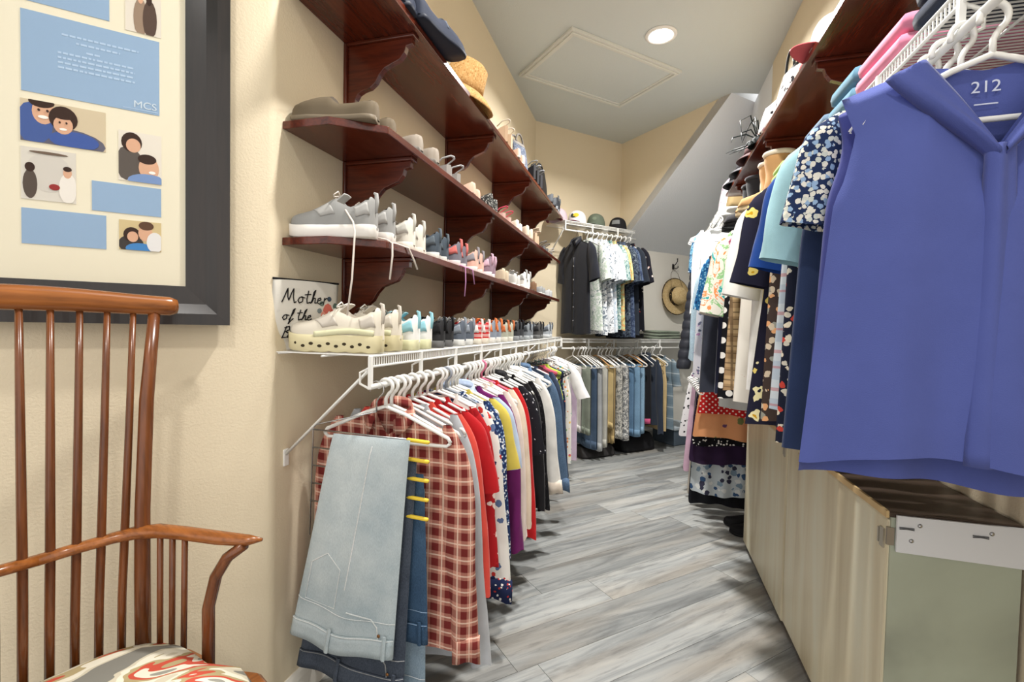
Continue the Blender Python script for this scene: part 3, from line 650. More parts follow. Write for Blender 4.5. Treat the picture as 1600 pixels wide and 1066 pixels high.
def jeans(label, loc, mat, top, bot, L, thread, seed, T=.012, strap=True, w2=None):
    # top and bot are (left x, right x); a folded pair draped with its waist end hanging in front
    t = thing('denim_jeans', label, 'jeans', loc, 0, 'jeans on the tiered trouser hanger'); rd = random.Random(seed); ph = rd.uniform(0, 6)
    def pt(u, v, side, lift=0):
        xl = lerp(top[0], bot[0], v**.9); xr = lerp(top[1], bot[1], v**.9); x = lerp(xl, xr, u); c = 2*u-1
        z = -L*v-.008*(2*u-1)*v+.006*math.sin(7*u+ph)*v
        y = side*(T*math.sqrt(max(0, 1-c**4)))*math.sqrt(min(1, 12*v+.01))+.007*math.sin(5*u+2*v+ph)*v+.004*math.sin(13*u+5*v)*v
        return (x, y-lift, z)
    g = G(); nu, nv = 31, 40
    for side in (-1, 1):
        vs = [pt(i/(nu-1), (j/(nv-1))**1.15*(1 if side < 0 else .93), side) for j in range(nv) for i in range(nu)]
        g.add(vs, [(j*nu+i, j*nu+i+1, (j+1)*nu+i+1, (j+1)*nu+i) for j in range(nv-1) for i in range(nu-1)])
    g.build('legs', mat, t, True)
    k = 1-.055/L
    g = G(); vs = [pt(i/30, lerp(k, 1.0, j/3), -1, .003) for j in range(4) for i in range(31)]; g.add(vs, [(j*31+i, j*31+i+1, (j+1)*31+i+1, (j+1)*31+i) for j in range(3) for i in range(30)]); wb = g.build('waistband', mat, t, True, solid=.004)
    th = denim(thread)
    for nm, vv in (('waist_stitch', k+.004), ('yoke_stitch', k-.10)):
        g = G(); g.tube([pt(i/20, vv+(.03*(i/20) if nm[0] == 'y' else 0), -1, .006 if nm[0] == 'w' else .0015) for i in range(21)], .0013, 4); g.build(nm, th, t)
    for u in (.42, .93):
        g = G(); g.tube([pt(u, k-.02, -1, .008), pt(u, lerp(k, 1, .5), -1, .010), pt(u, 1, -1, .008)], .0062, 4, True, .5); g.build('belt_loop', mat, wb)
    if strap:
        g = G(); g.tube([pt(u, v, -1, .0015) for u, v in ((.10, .62), (.10, .80), (.42, .80), (.42, .62), (.26, .56), (.10, .62))], .0014, 4); g.build('pocket_stitch', th, t)
        g = G(); g.tube([pt(u, v, -1, .0015) for u, v in ((.55, k-.11), (.66, k-.10), (.78, k-.085), (.84, k-.05), (.86, k))], .0022, 4); g.build('pocket_edge', th, t)
        g = G(); g.tube([pt(lerp(.56, .50, j/20), .04+.66*j/20, -1, .001) for j in range(21)], .0018, 4); g.build('side_seam', th, t)
        g = G(); g.lathe([(0, .002), (.004, .0018), (.005, 0), (0, 0)], 10); b_ = g.build('rivet', plain((150, 104, 60), .35, .5, .8), t, True); b_.location = pt(.87, k-.015, -1, .004); b_.rotation_euler = (R(90), 0, 0)
    return t
jeans('light wash blue jeans draped over the top arm of the tiered hanger', (LX, 1.135, LZ-.148), denim((160, 176, 184), (204, 213, 214), .14), (-.115, .12), (-.250, .075), .60, (206, 214, 214), 1)
jeans('charcoal blue jeans hanging lowest behind the light wash pair', (LX, 1.165, LZ-.205), denim((50, 57, 70), (86, 94, 106), .3), (-.11, .125), (-.255, .095), .655, (122, 124, 126), 2)
jeans('dark blue denim jeans peeking out beside the light wash pair', (LX, 1.185, LZ-.252), denim((44, 66, 92), (70, 96, 122), .3), (-.06, .135), (-.12, .155), .47, (96, 116, 138), 3, strap=False)
jeans('faded blue jeans at the bottom of the tiered hanger', (LX, 1.205, LZ-.30), denim((112, 134, 152), (158, 174, 186), .25), (-.06, .13), (-.15, .14), .64, (188, 198, 204), 4, strap=False)

# ---------------------------------------------------------------- tops above the cream cabinet
RX, RZ = .496, 1.701
GR = 'tops on the rod above the cream cabinet'
DAISY = floral((36, 36, 54), ((240, 230, 180), (36, 36, 54), (238, 216, 120), (240, 230, 180)), 18, .33, (206, 158, 30), 1.0)
right = [
 (1.00, 'sleeveless_top', 'violet blue sleeveless top hidden behind the plain blue one', 'top', gm((74, 80, 144)), dict(neck='v', L=.60, W=.215, hw=.235), 'white'),
 (1.06, 'flutter_sleeve_blouse', 'cream blouse with small blue flowers and flutter sleeves', 'blouse', floral((38, 52, 86), ((226, 222, 208), (150, 178, 208), (232, 228, 214), (206, 210, 200)), 105, .52), dict(neck='v', sleeve='flutter', sl=.20, L=.60, out=.06, srx=.05, W=.20), 'white'),
 (1.125, 'tank_top', 'dark navy sleeveless tank with a deep armhole', 'top', gm((44, 58, 92)), dict(neck='scoop', L=.68, W=.225, hw=.25), 'white'),
 (1.20, 'tee_shirt', 'pale aqua short-sleeved tee on a black hanger', 'shirt', gm((166, 208, 218)), dict(neck='crew', sleeve='short', sl=.25, L=.60, out=.05, srx=.065, W=.205), 'black'),
 (1.27, 'dark_floral_top', 'black long top densely printed with cream and red flowers', 'top', floral((30, 34, 52), ((226, 216, 196), (30, 34, 52), (196, 70, 60), (210, 204, 190)), 55, .42), dict(neck='v', L=.69, W=.215, hw=.23), 'white'),
 (1.34, 'check_shirt', 'pale blue checked shirt with a frayed hem', 'shirt', plaid((158, 178, 200), (204, 214, 222), (190, 110, 116), 11, 11, 1), dict(neck='collar', L=.62, W=.21, hw=.23, collar=plaid((158, 178, 200), (204, 214, 222), (190, 110, 116), 11, 11, 1)), 'white'),
 (1.42, 'royal_blue_tee', 'royal blue tee with short sleeves beside the aqua tee', 'shirt', gm((28, 66, 138)), dict(neck='crew', sleeve='short', sl=.25, L=.56, out=.05, srx=.055), 'pink'),
 (1.50, 'orange_floral_top', 'brown top with orange and cream flowers between daisy and check prints', 'top', floral((66, 54, 50), ((222, 164, 116), (206, 190, 166), (150, 150, 140)), 48, .42), dict(neck='v', L=.67, W=.21, hw=.225), 'white'),
 (1.59, 'daisy_print_dress', 'dark navy dress with big yellow-centred daisies', 'dress', DAISY, dict(neck='crew', sleeve='short', sl=.27, L=.70, out=.06, srx=.06, W=.21, hw=.25), 'white'),
 (1.71, 'pale_yellow_tee', 'pale butter yellow short-sleeved tee', 'shirt', gm((234, 224, 178)), dict(neck='crew', sleeve='short', sl=.27, L=.58, out=.055, srx=.05), 'white'),
 (1.82, 'ruffled_blouse', 'white ruffled blouse with elbow sleeves', 'blouse', gm((240, 239, 236)), dict(neck='crew', sleeve='short', sl=.29, L=.62, out=.065, srx=.06, W=.21, ruffle=gm((240, 239, 236))), 'white'),
 (1.94, 'embroidered_tunic', 'off white tunic with tiny red embroidered flowers', 'tunic', floral((236, 231, 220), ((236, 231, 220), (200, 70, 60), (236, 231, 220), (236, 231, 220), (236, 231, 220)), 18, .16), dict(neck='v', L=.68, W=.215, hw=.235), 'white'),
 (2.06, 'mint_top', 'mint green top between the off white tunic and the tan plaid', 'top', gm((150, 206, 176)), dict(neck='crew', sleeve='short', sl=.26, L=.63, out=.05), 'white'),
 (2.18, 'tan_plaid_shirt', 'tan and brown plaid shirt beside the polka dot top', 'shirt', plaid((126, 96, 66), (196, 166, 126), (70, 52, 40), 16, 16, 1), dict(neck='collar', L=.66, W=.22, hw=.24, collar=plaid((126, 96, 66), (196, 166, 126), (70, 52, 40), 16, 16, 1)), 'white'),
 (2.30, 'polka_dot_top', 'black top with white polka dots', 'top', dots((22, 22, 26), (240, 238, 232), 24, .3), dict(neck='crew', L=.70, W=.225, hw=.245), 'black'),
 (2.42, 'tropical_print_tee', 'cream tee with orange, green and teal tropical print', 'shirt', tropical(((232, 228, 214), (150, 200, 140), (236, 232, 220), (236, 232, 220), (240, 150, 90), (236, 232, 220), (60, 170, 170)), 9), dict(neck='crew', sleeve='short', sl=.33, L=.6, out=.085, srx=.065, W=.21), 'white'),
 (2.56, 'grey_cardigan', 'light grey knit cardigan beyond the tropical tee', 'cardigan', gm((184, 186, 184)), dict(neck='v', sleeve='short', sl=.34, L=.78, out=.06), 'black'),
 (2.70, 'navy_tee', 'navy tee with beige sleeve bands', 'shirt', gm((40, 44, 66)), dict(neck='crew', sleeve='short', sl=.33, L=.74, out=.075, cuff=gm((206, 198, 184))), 'black'),
 (2.86, 'charcoal_top', 'charcoal sleeveless top beyond the navy tee', 'top', gm((56, 60, 72)), dict(neck='scoop', L=.76, W=.235, hw=.25), 'black'),
 (3.02, 'blue_sequin_top', 'bright blue sparkly patterned top', 'top', floral((40, 104, 156), ((190, 214, 230), (24, 60, 110), (120, 180, 214)), 80, .4), dict(neck='v', sleeve='short', sl=.3, L=.66, out=.07), 'black'),
 (3.18, 'paisley_blouse', 'white blouse with grey and lilac paisley print', 'blouse', floral((226, 226, 232), ((110, 116, 140), (226, 226, 232), (190, 150, 190)), 38, .36), dict(neck='crew', L=.72, W=.23, hw=.25), 'white'),
 (3.36, 'pale_denim_shirt', 'pale blue denim shirt near the far end of the rod', 'shirt', denim((150, 172, 190)), dict(neck='collar', sleeve='long', sl=.6, L=.7, out=.07, collar=denim((150, 172, 190))), 'white'),
]
for y, nm, lab, cat, mat, kw, hk in right:
    y = interp([(.93, .93), (2.42, 2.12), (2.56, 2.28), (3.36, 3.25)], y)
    sd += 1; rz = random.Random(sd).uniform(-.06, .06); loc = (RX, y, RZ); kw.setdefault('T', .024); kw['W'] = kw.get('W', .195)*.92; kw['hw'] = kw.get('hw', kw['W']*1.1)*.92; kw['out'] = kw.get('out', .03)*.35; kw['srx'] = kw.get('srx', .045)*.85
    garment(nm, lab, cat, loc, rz, mat, seed=sd, group=GR, **kw); put_hanger(hk, 'rod above the cream cabinet', loc, rz, lab).scale = (.92 if kw.get('sleeve') else .80, 1, 1)
random.seed(12)
for y in (1.51, 1.60, 1.83, 2.08): put_hanger(random.choice(['white', 'white', 'black', 'pink']), 'rod above the cream cabinet', (RX, y, RZ), random.uniform(-.12, .12))
# the plain blue top at the start of the rod: draped neckline, front pleat, longer back
by = .93
HB = gm((82, 93, 158), .04, 700, .1)
bt = garment('sleeveless_top', 'plain cornflower blue sleeveless top with draped neckline and front pleat', 'top', (RX+.012, by, RZ-.004), R(-4), HB, W=.205, L=.635, neck='v', hw=.245, T=.03, fold=.012, nf=3.2, seed=77, group=GR, hem=-.02, res=2, nd=.15, nw=.092, hilo=.05)
put_hanger('white', 'rod above the cream cabinet', (RX+.012, by, RZ-.004), R(-4), 'plain cornflower blue sleeveless top').scale = (.84, 1, 1)
for s in (-1, 1):
    def dr(u, v, s=s):
        x = lerp(.092, .004, u)+.052*math.sin(math.pi*(u*.5+.5))*v*(1-u)**.6; z = lerp(-.083, -.225, u)-.008*v-.05*v*(1-u)*.3
        return (s*x, -.021-.012*math.sin(math.pi*v)-.012*u*(1-.4*v)-(0 if v < .99 else -.004)-.004*math.sin(v*9+u*3), z-.02*v*u)
    g = G(); g.grid(22, 9, dr); g.build('neck_drape', HB, bt, True, solid=.002)
def pleat(u, v):
    w = lerp(.018, .034, v); x = lerp(-w, w, u); return (x+.004+.006*v, -.024-.016*math.sin(math.pi*u)**.6*(1+.3*math.sin(7*u))*(1-.3*v)-.006*v, -.228-.492*v)
g = G(); g.grid(13, 22, pleat); g.build('front_pleat', HB, bt, True, solid=.002)
text('printed_size', '212', .026, plain((206, 212, 232)), bt, (-.002, .0085, -.124), (R(90), 0, 0), .0003)
g = G(); g.box(-.016, .014, .008, .009, -.1515, -.1495); g.build('printed_line', plain((206, 212, 232)), bt)

# ---------------------------------------------------------------- shirts and trousers on the back wall
UZ, WZ = 2.046, 1.006
GU = 'short-sleeved shirts on the high rod of the back wall'
DB = lambda *c: tropical(tuple(c), 13, 4, 2.0)
ups = [
 (-.775, 'black_shirt', 'plain black short-sleeved camp shirt on the high rod', gm((36, 38, 46)), True, .84),
 (-.655, 'tropical_shirt', 'pale green and white leaf print shirt beside the black one', DB((232, 236, 228), (190, 206, 190), (236, 238, 234), (150, 166, 160)), False, .80),
 (-.595, 'tropical_shirt', 'white shirt with grey palm print', DB((238, 240, 242), (120, 132, 146), (230, 234, 238), (238, 240, 242), (90, 100, 116)), False, .84),
 (-.54, 'tropical_shirt', 'white shirt with bold black and grey floral print', DB((40, 42, 48), (228, 232, 236), (236, 238, 240), (150, 158, 166), (240, 242, 244)), False, .82),
 (-.485, 'tropical_shirt', 'icy blue shirt with faint white palms', DB((196, 212, 226), (222, 232, 240), (236, 240, 244), (180, 200, 218)), False, .82),
 (-.43, 'tropical_shirt', 'teal shirt with pale leaves', DB((70, 110, 114), (190, 206, 200), (90, 130, 130), (210, 216, 206)), False, .80),
 (-.375, 'tropical_shirt', 'green and orange tropical sunset shirt', DB((120, 160, 110), (226, 160, 100), (196, 206, 150), (230, 196, 150)), False, .80),
 (-.32, 'tropical_shirt', 'dark navy shirt with grey leaf print', DB((34, 40, 54), (34, 40, 54), (86, 98, 112), (40, 46, 62), (120, 130, 140)), False, .86),
 (-.265, 'tropical_shirt', 'slate blue shirt with faded hibiscus print', DB((48, 58, 82), (58, 70, 96), (90, 104, 128), (44, 54, 78)), False, .86),
 (-.21, 'navy_shirt', 'plain charcoal navy shirt', gm((40, 46, 56)), False, .84),
 (-.15, 'tropical_shirt', 'black shirt with white and red flower trim at the end of the high rod', floral((30, 30, 38), ((30, 30, 38), (30, 30, 38), (206, 196, 190), (170, 70, 70)), 26, .26), False, .80),
]
for s, nm, lab, mat, btn, L in ups:
    sd += 1; rz = R(-45)+random.Random(sd).uniform(-.05, .05); loc = A(s, .304, UZ)
    garment(nm, lab, 'shirt', loc, rz, mat, seed=sd, group=GU, W=.23 if s < -.7 else .215, L=L, hw=.25, neck='collar', sleeve='short', sl=.32, out=.05, srx=.062, collar=mat, buttons=plain((196, 196, 198)) if btn else None, T=.02); put_hanger('white' if s > -.7 else 'black', 'high rod of the back wall', loc, rz, lab)
GW = 'trousers and shorts on the low rod of the back wall'
pants = [
 (-.78, 'white_shorts', 'white cotton shorts in the room corner', gm((232, 230, 228)), .12, .50, 'white'),
 (-.72, 'cargo_trousers', 'sage green cargo trousers on a white hanger', gm((142, 150, 136)), .16, .52, 'white'),
 (-.65, 'denim_shorts', 'dark blue denim shorts behind the sage trousers', denim((62, 80, 102)), .15, .66, 'white'),
 (-.585, 'chino_trousers', 'light grey chinos beside the sage trousers', gm((176, 178, 178)), .15, .68, 'white'),
 (-.52, 'chino_trousers', 'pale stone chinos beside the grey pair', gm((198, 196, 186)), .15, .66, 'wood'),
 (-.45, 'cargo_shorts', 'tan khaki cargo shorts with a dark button', gm((206, 184, 132)), .15, .50, 'white'),
 (-.40, 'khaki_trousers', 'sandy khaki trousers hanging below the cargo shorts', gm((190, 166, 116)), .13, .64, 'white'),
 (-.33, 'print_shorts', 'grey shorts with white leaf print', DB((150, 150, 146), (206, 204, 196), (120, 122, 120), (222, 220, 214)), .14, .60, 'white'),
 (-.27, 'print_shorts', 'pale shorts with dark speckled print', DB((222, 220, 214), (120, 122, 124), (206, 204, 198), (90, 92, 96)), .14, .62, 'black'),
 (-.20, 'denim_jeans', 'bright mid blue jeans shorts beside the speckled shorts', denim((84, 114, 142)), .14, .58, 'black'),
 (-.13, 'denim_jeans', 'washed blue jeans folded on a wooden hanger', denim((104, 134, 158)), .14, .60, 'wood'),
 (-.06, 'denim_jeans', 'pale blue jeans on the second wooden hanger', denim((120, 148, 168)), .14, .58, 'wood'),
 (.02, 'black_shorts', 'black shorts with a bright pink band', gm((28, 28, 32)), .14, .50, 'black'),
]
for s, nm, lab, mat, w, L, hk in pants:
    sd += 1; rz = R(-45)+random.Random(sd).uniform(-.06, .06); loc = A(s, .304, WZ)
    t_ = trousers(nm, lab, 'trousers' if 'shorts' not in nm else 'shorts', loc, rz, mat, w*1.15, w*1.3, L+.07, .024, sd, GW, pocket=False, hemcol=gm((206, 90, 130)) if 'pink' in lab else None)
    put_hanger(hk, 'low rod of the back wall', loc, rz, lab)
track = [
 (.10, 'track_jacket', 'dark navy track jacket with long sleeves at the end of the low rod', gm((46, 54, 68)), dict(neck='collar', sleeve='long', sl=.70, L=.66, out=.03, collar=gm((46, 54, 68)))),
 (.20, 'vest', 'tan work vest with black side panel', gm((206, 180, 132)), dict(neck='v', L=.72, W=.2)),
 (.30, 'blue_shirt', 'grey blue striped shirt hanging past the tan vest', plaid((108, 126, 138), (126, 142, 152), (196, 204, 208), 2, 9), dict(neck='crew', sleeve='short', sl=.25, L=.72)),
]
for s, nm, lab, mat, kw in track:
    sd += 1; loc = A(s, .304, WZ); garment(nm, lab, 'jacket' if 'jacket' in nm else 'vest' if nm == 'vest' else 'shirt', loc, R(-45), mat, seed=sd, group=GW, **kw); put_hanger('white', 'low rod of the back wall', loc, R(-45), lab)
random.seed(5)
for s in (-.68, -.62, -.49, -.36, -.24, -.1, .05, .15): put_hanger('white' if s < .1 else 'black', 'low rod of the back wall', A(s, .304, WZ), R(-45)+random.uniform(-.2, .2))

# ---------------------------------------------------------------- far right rail and the low rail past the cabinet
FZ = 2.011; GF = 'clothes under the far wire shelf'
def puffer(label, loc, rz):
    t = thing('puffer_jacket', label, 'jacket', loc, rz, GF); m_ = plain((44, 46, 54), .45, .4)
    def q(s, cx0, cx1, w, ry, z0, z1, nb):
        g = G()
        def f(a, v):
            an = 2*math.pi*a; b_ = abs(math.sin(math.pi*nb*v))**.5; k = .86+.14*b_
            return (s*lerp(cx0, cx1, v)+math.cos(an)*w*k*(.35+.65*smooth01(v*5)), math.sin(an)*ry*k, lerp(z0, z1, v))
        g.grid(18, nb*6+1, f, True); return g
    q(1, 0, 0, .16, .05, -.09, -1.05, 13).build('body', m_, t, True)
    for s in (-1, 1): q(s, .125, .235, .055, .05, -.14, -1.14, 13).build('sleeve', m_, t, True)
    g = G(); g.lathe([(.07, -.13), (.078, -.10), (.075, -.07), (.06, -.06)], 16, (1, .55)); g.build('collar', m_, t, True)
    return t
far = [
 (3.79, 'fringed_wrap', 'white open-knit wrap with long fringe', 'wrap', floral((232, 236, 238), ((232, 236, 238), (180, 190, 200)), 60, .3), dict(neck='v', sleeve='long', sl=.62, L=.80, out=.01, W=.15, srx=.035)),
 (3.86, 'tie_dye_top', 'deep teal and blue tie-dye tunic', 'tunic', DB((40, 96, 136), (120, 170, 196), (30, 70, 110), (190, 208, 220)), dict(neck='v', sleeve='short', sl=.3, L=.95, out=.01, W=.15, srx=.04)),
 (3.93, 'pale_blue_robe', 'pale grey blue robe beside the tie-dye tunic', 'robe', gm((176, 194, 208)), dict(neck='collar', sleeve='long', sl=.6, L=1.0, out=.0, W=.14, srx=.035, collar=gm((176, 194, 208)))),
]
for y, nm, lab, cat, mat, kw in far:
    sd += 1; loc = (RX, y, FZ); garment(nm, lab, cat, loc, 0, mat, seed=sd, group=GF, **kw); put_hanger('white', 'rod of the far wire shelf', loc, 0, lab)
loc = (RX+.03, 4.0, FZ); puffer('charcoal quilted puffer jacket hanging at the far end', loc, 0); put_hanger('black', 'rod of the far wire shelf', loc, 0, 'charcoal quilted puffer jacket')
wire_shelf('low white wire shelf past the end of the cream cabinet', (.5, 3.72, 1.06), R(-90), .86, .30)
GQ = 'skirts and trousers on the low rail past the cabinet'; QZ = .991
def skirt(label, y, mat, L, w0=.15, w1=.2, nm='skirt', cat='skirt', sh=0): 
    global sd
    sd += 1; loc = (RX, y, QZ); trousers(nm, label, cat, loc, 0, mat, w0, w1, L, .024, sd, GQ, waist=False, pocket=False, fold=.014, z0=-.12, shift=sh); put_hanger('white', 'low rail past the cabinet', loc, 0, label)
skirt('red skirt with small white dots past the cabinet end', 2.91, dots((190, 36, 36), (240, 224, 214), 46, .22), .18, .16, .20)
skirt('peach orange skirt with dark painted flowers', 2.985, floral((226, 160, 112), ((226, 160, 112), (226, 160, 112), (110, 76, 110), (226, 160, 112), (120, 130, 80)), 15, .3), .33, .17, .215)
skirt('black skirt with white brush marks', 3.05, floral((22, 22, 26), ((232, 230, 226), (22, 22, 26)), 60, .34), .385, .17, .21)
skirt('plain dark aubergine purple skirt on the low rail', 3.12, gm((48, 30, 58)), .51, .17, .22)
skirt('blue and white patchwork boho skirt with uneven hem', 3.21, floral((196, 204, 208), ((64, 92, 130), (226, 228, 226), (130, 152, 170), (60, 60, 80)), 26, .44), .73, .17, .20)
skirt('black dress trousers on the low rail', 3.31, gm((28, 29, 34)), .83, .16, .20, 'dress_trousers', 'trousers')
skirt('stone grey dress trousers on the low rail', 3.39, gm((178, 170, 158)), .81, .15, .20, 'dress_trousers', 'trousers')
skirt('navy dress trousers on the low rail', 3.46, gm((34, 38, 54)), .82, .15, .19, 'dress_trousers', 'trousers')
skirt('lilac pink skirt at the end of the low rail', 3.55, gm((206, 170, 190)), .70, .16, .22)
skirt('black and white scribble print skirt at the end of the low rail', 3.64, floral((236, 236, 236), ((24, 24, 30), (236, 236, 236), (24, 24, 30)), 44, .36), .46, .17, .25)

# ---------------------------------------------------------------- shoes
def shoe_mesh(style, L, up, sole, acc, lace, root, chunky=0, holes=False):
    # local +x toe, z = 0 on the shelf, x = 0 at the heel
    st = {'sneaker': dict(h=[(0, .082), (.06, .094), (.14, .078), (.26, .068), (.36, .082), (.44, .092), (.55, .076), (.70, .056), (.86, .046), (.95, .036), (1, .018)], o=(.06, .40), s=.026),
          'flat': dict(h=[(0, .05), (.05, .056), (.2, .042), (.4, .034), (.6, .034), (.66, .040), (.8, .036), (.93, .028), (1, .014)], o=(.05, .64), s=.008),
          'slipper': dict(h=[(0, .046), (.06, .052), (.25, .046), (.42, .046), (.5, .066), (.65, .064), (.82, .054), (.94, .04), (1, .018)], o=(.05, .46), s=.014),
          'loafer': dict(h=[(0, .062), (.06, .068), (.2, .054), (.38, .05), (.47, .066), (.6, .058), (.8, .044), (.94, .034), (1, .016)], o=(.05, .44), s=.014)}[style]
    sh = st['s']+chunky
    def w(s): return interp([(0, .016), (.03, .026), (.1, .032), (.3, .031), (.5, .035), (.7, .044), (.82, .043), (.92, .034), (.97, .022), (1, .008)], s)*(1.08 if style == 'slipper' else 1)
    def toe(s): return .012*max(0, (s-.78)/.22)**2
    N = 25; M = 15; rings = []
    for i in range(N):
        s_ = i/(N-1); hh = interp(st['h'], s_); ring = []
        for k in range(M):
            a = math.pi*k/(M-1); c, sn = math.cos(a), math.sin(a); inside = st['o'][0] < s_ < st['o'][1] and .32 < k/(M-1) < .68
            y = w(s_)*math.copysign(abs(c)**.75, c); z = hh*sn**.6
            if st['o'][0] < s_ < st['o'][1]:
                y *= 1-.12*sn
                if inside: z = .012; 
            ring.append((s_*L, y, sh*.8+toe(s_)+z))
        rings.append(ring)
    gu, gi = G(), G(); vs = [p for r_ in rings for p in r_]; fu, fi = [], []
    for i in range(N-1):
        for k in range(M-1):
            f = (i*M+k, i*M+k+1, (i+1)*M+k+1, (i+1)*M+k); zs_ = [vs[q][2] for q in f]
            s_ = (i+.5)/(N-1); (fi if (st['o'][0]-.04 < s_ < st['o'][1]+.04 and min(zs_) < sh*.8+.014+.004 and .3 < (k+.5)/(M-1) < .7) else fu).append(f)
    fu.append(tuple(range(M))); fu.append(tuple((N-1)*M+k for k in range(M))); gu.add(vs, fu); gi.add(vs, fi)
    u = gu.build('upper', up, root, True); gi.build('lining', acc, root, True)
    so = G(); so.grid(2*N-2, 4, lambda a, v: (lambda idx, s_: (L*(.5+(s_-.5)*(1.03+(.02 if chunky else 0)*v)), (1 if idx < N else -1)*w(s_)*(1.0+[.02, .10, .12, .02][round(v*3)]), toe(s_)*1.1+[0, .002, sh*.9, sh*1.04][round(v*3)]+(.0045*(1-abs(math.sin(19*s_)))*(round(v*3) == 1)-.0+.004*(1-abs(math.sin(19*s_)))*(round(v*3) == 0) if holes else 0)))(round(a*(2*N-2)), (lambda j: (j if j < N else 2*N-2-j)/(N-1))(round(a*(2*N-2)))), True)
    so.f.append(tuple(range(2*N-2))); s2 = so.build('sole', sole, root, True)
    if holes:
        for k in range(10):
            for sg in (-1, 1):
                s_ = .08+.085*k; g = G(); g.lathe([(0, .0015), (.0045, .001), (.0055, -.002)], 10, (1.3, .9)); o = g.build('sole_hole', plain((62, 54, 40)), s2); o.location = (s_*L, sg*(w(s_)*1.115), sh*(.38+.14*(k % 2))+toe(s_)); o.rotation_euler = (R(90*-sg), 0, 0)
    if holes:
        for sg in (-1, 1):
            g = G(); g.grid(24, 3, lambda a, v: (lambda s_: (s_*L, sg*w(s_)*(1.09-.03*v), sh*.98+toe(s_)+.016*v+.006*math.sin(6*s_)))(.03+.62*a)); g.build('sole_band', plain((216, 214, 178), .6), s2, True, solid=.003)
    if style == 'sneaker':
        def sidept(s_, k): q = rings[0]; hh = interp(st['h'], s_); a = R(k); return (s_*L, w(s_)*math.cos(a)**.75*1.03, sh*.8+toe(s_)+hh*math.sin(a)**.6)
        for sg in (-1, 1):
            g = G(); g.grid(10, 5, lambda a, v: (lambda q: (q[0], sg*q[1], q[2]))(sidept(lerp(.46, .62, a)+.10*(v-.5), lerp(14, 52, v)))); g.build('side_panel', acc, root, True, solid=.0015)
            g = G(); g.grid(8, 4, lambda a, v: (lambda q: (q[0], sg*q[1], q[2]))(sidept(lerp(.02, .17, a)+.03*v, lerp(12, 40, v)))); g.build('heel_panel', acc, root, True, solid=.0015)
        g = G(); g.grid(5, 6, lambda a, v: (L*(.46-.13*v), lerp(-.018, .018, a), sh*.8+.074+.026*v-.004*abs(a-.5))); g.build('tongue', acc, root, True, solid=.004)
        for k in range(4):
            s_ = .44+.065*k; z = sh*.8+interp(st['h'], s_)+.001; yw = w(s_)*.55; g = G(); g.tube([(s_*L, -yw, z-.012), (s_*L+.004, 0, z+.002), (s_*L, yw, z-.012)], .0022, 5); g.build('lace', lace, root, True)
        g = G(); z = sh*.8+.096
        for sg in (-1, 1): g.tube([(.42*L, 0, z), (.40*L, sg*.02, z+.008), (.42*L, sg*.034, z-.004), (.45*L, sg*.02, z-.006), (.43*L, 0, z)], .002, 5)
        g.build('lace_bow', lace, root, True)
        g = G(); g.tube([(-.001, 0, sh*.8+.045), (-.004, 0, sh*.8+.075), (-.002, 0, sh*.8+.098), (.006, 0, sh*.8+.102)], [.006, .007, .006, .003], 8, True, .5); g.build('heel_tab', acc, root, True)
    elif style == 'loafer':
        g = G(); s_ = .52; g.tube([(s_*L, -w(s_)*.95, sh+.03), (s_*L, -w(s_)*.6, sh+.056), (s_*L, 0, sh+.062), (s_*L, w(s_)*.6, sh+.056), (s_*L, w(s_)*.95, sh+.03)], .006, 6, True, .5); g.build('strap', acc, root, True)
    elif style == 'flat':
        g = G(); g.tube([(.67*L, -.008, sh+.036), (.68*L, 0, sh+.04), (.67*L, .008, sh+.036)], .004, 6); g.build('bow', acc, root, True)
    return root
def sandal_mesh(L, sole, strap, root, heel=0.):
    def w(s): return interp([(0, .018), (.05, .03), (.3, .03), (.5, .033), (.75, .045), (.9, .038), (1, .012)], s)
    N = 20; zt = lambda s: .016+heel*smooth01(1-s/.65)
    top = [(s/(N-1)) for s in range(N)]; g = G(); loop = [(t_, 1) for t_ in top]+[(t_, -1) for t_ in reversed(top[1:-1])]; n = len(loop)
    zb = lambda t_: (0 if heel < .001 else max(0, (0)))
    vs = [(t_*L, sg*w(t_), zb(t_)) for t_, sg in loop]+[(t_*L, sg*w(t_), zt(t_)) for t_, sg in loop]
    g.add(vs, [tuple(range(n)), tuple(range(2*n-1, n-1, -1))]+[(i, n+i, n+(i+1) % n, (i+1) % n) for i in range(n)]); g.build('sole', sole, root)
    for s_ in (.62, .78):
        g = G(); z = zt(s_); g.tube([(s_*L, -w(s_), z-.004), (s_*L, -w(s_)*.8, z+.026), (s_*L, 0, z+.04), (s_*L, w(s_)*.8, z+.026), (s_*L, w(s_), z-.004)], .008, 6, True, .35); g.build('strap', strap, root, True)
    z = zt(.1); g = G(); g.tube([(.25*L, -.03, z), (.12*L, -.034, z+.026), (0, -.02, z+.038), (-.005, 0, z+.04), (0, .02, z+.038), (.12*L, .034, z+.026), (.25*L, .03, z)], .005, 6, True, .5); g.build('ankle_strap', strap, root, True)
    return root
def P(c, rough=.75): return plain(c, rough, .25)
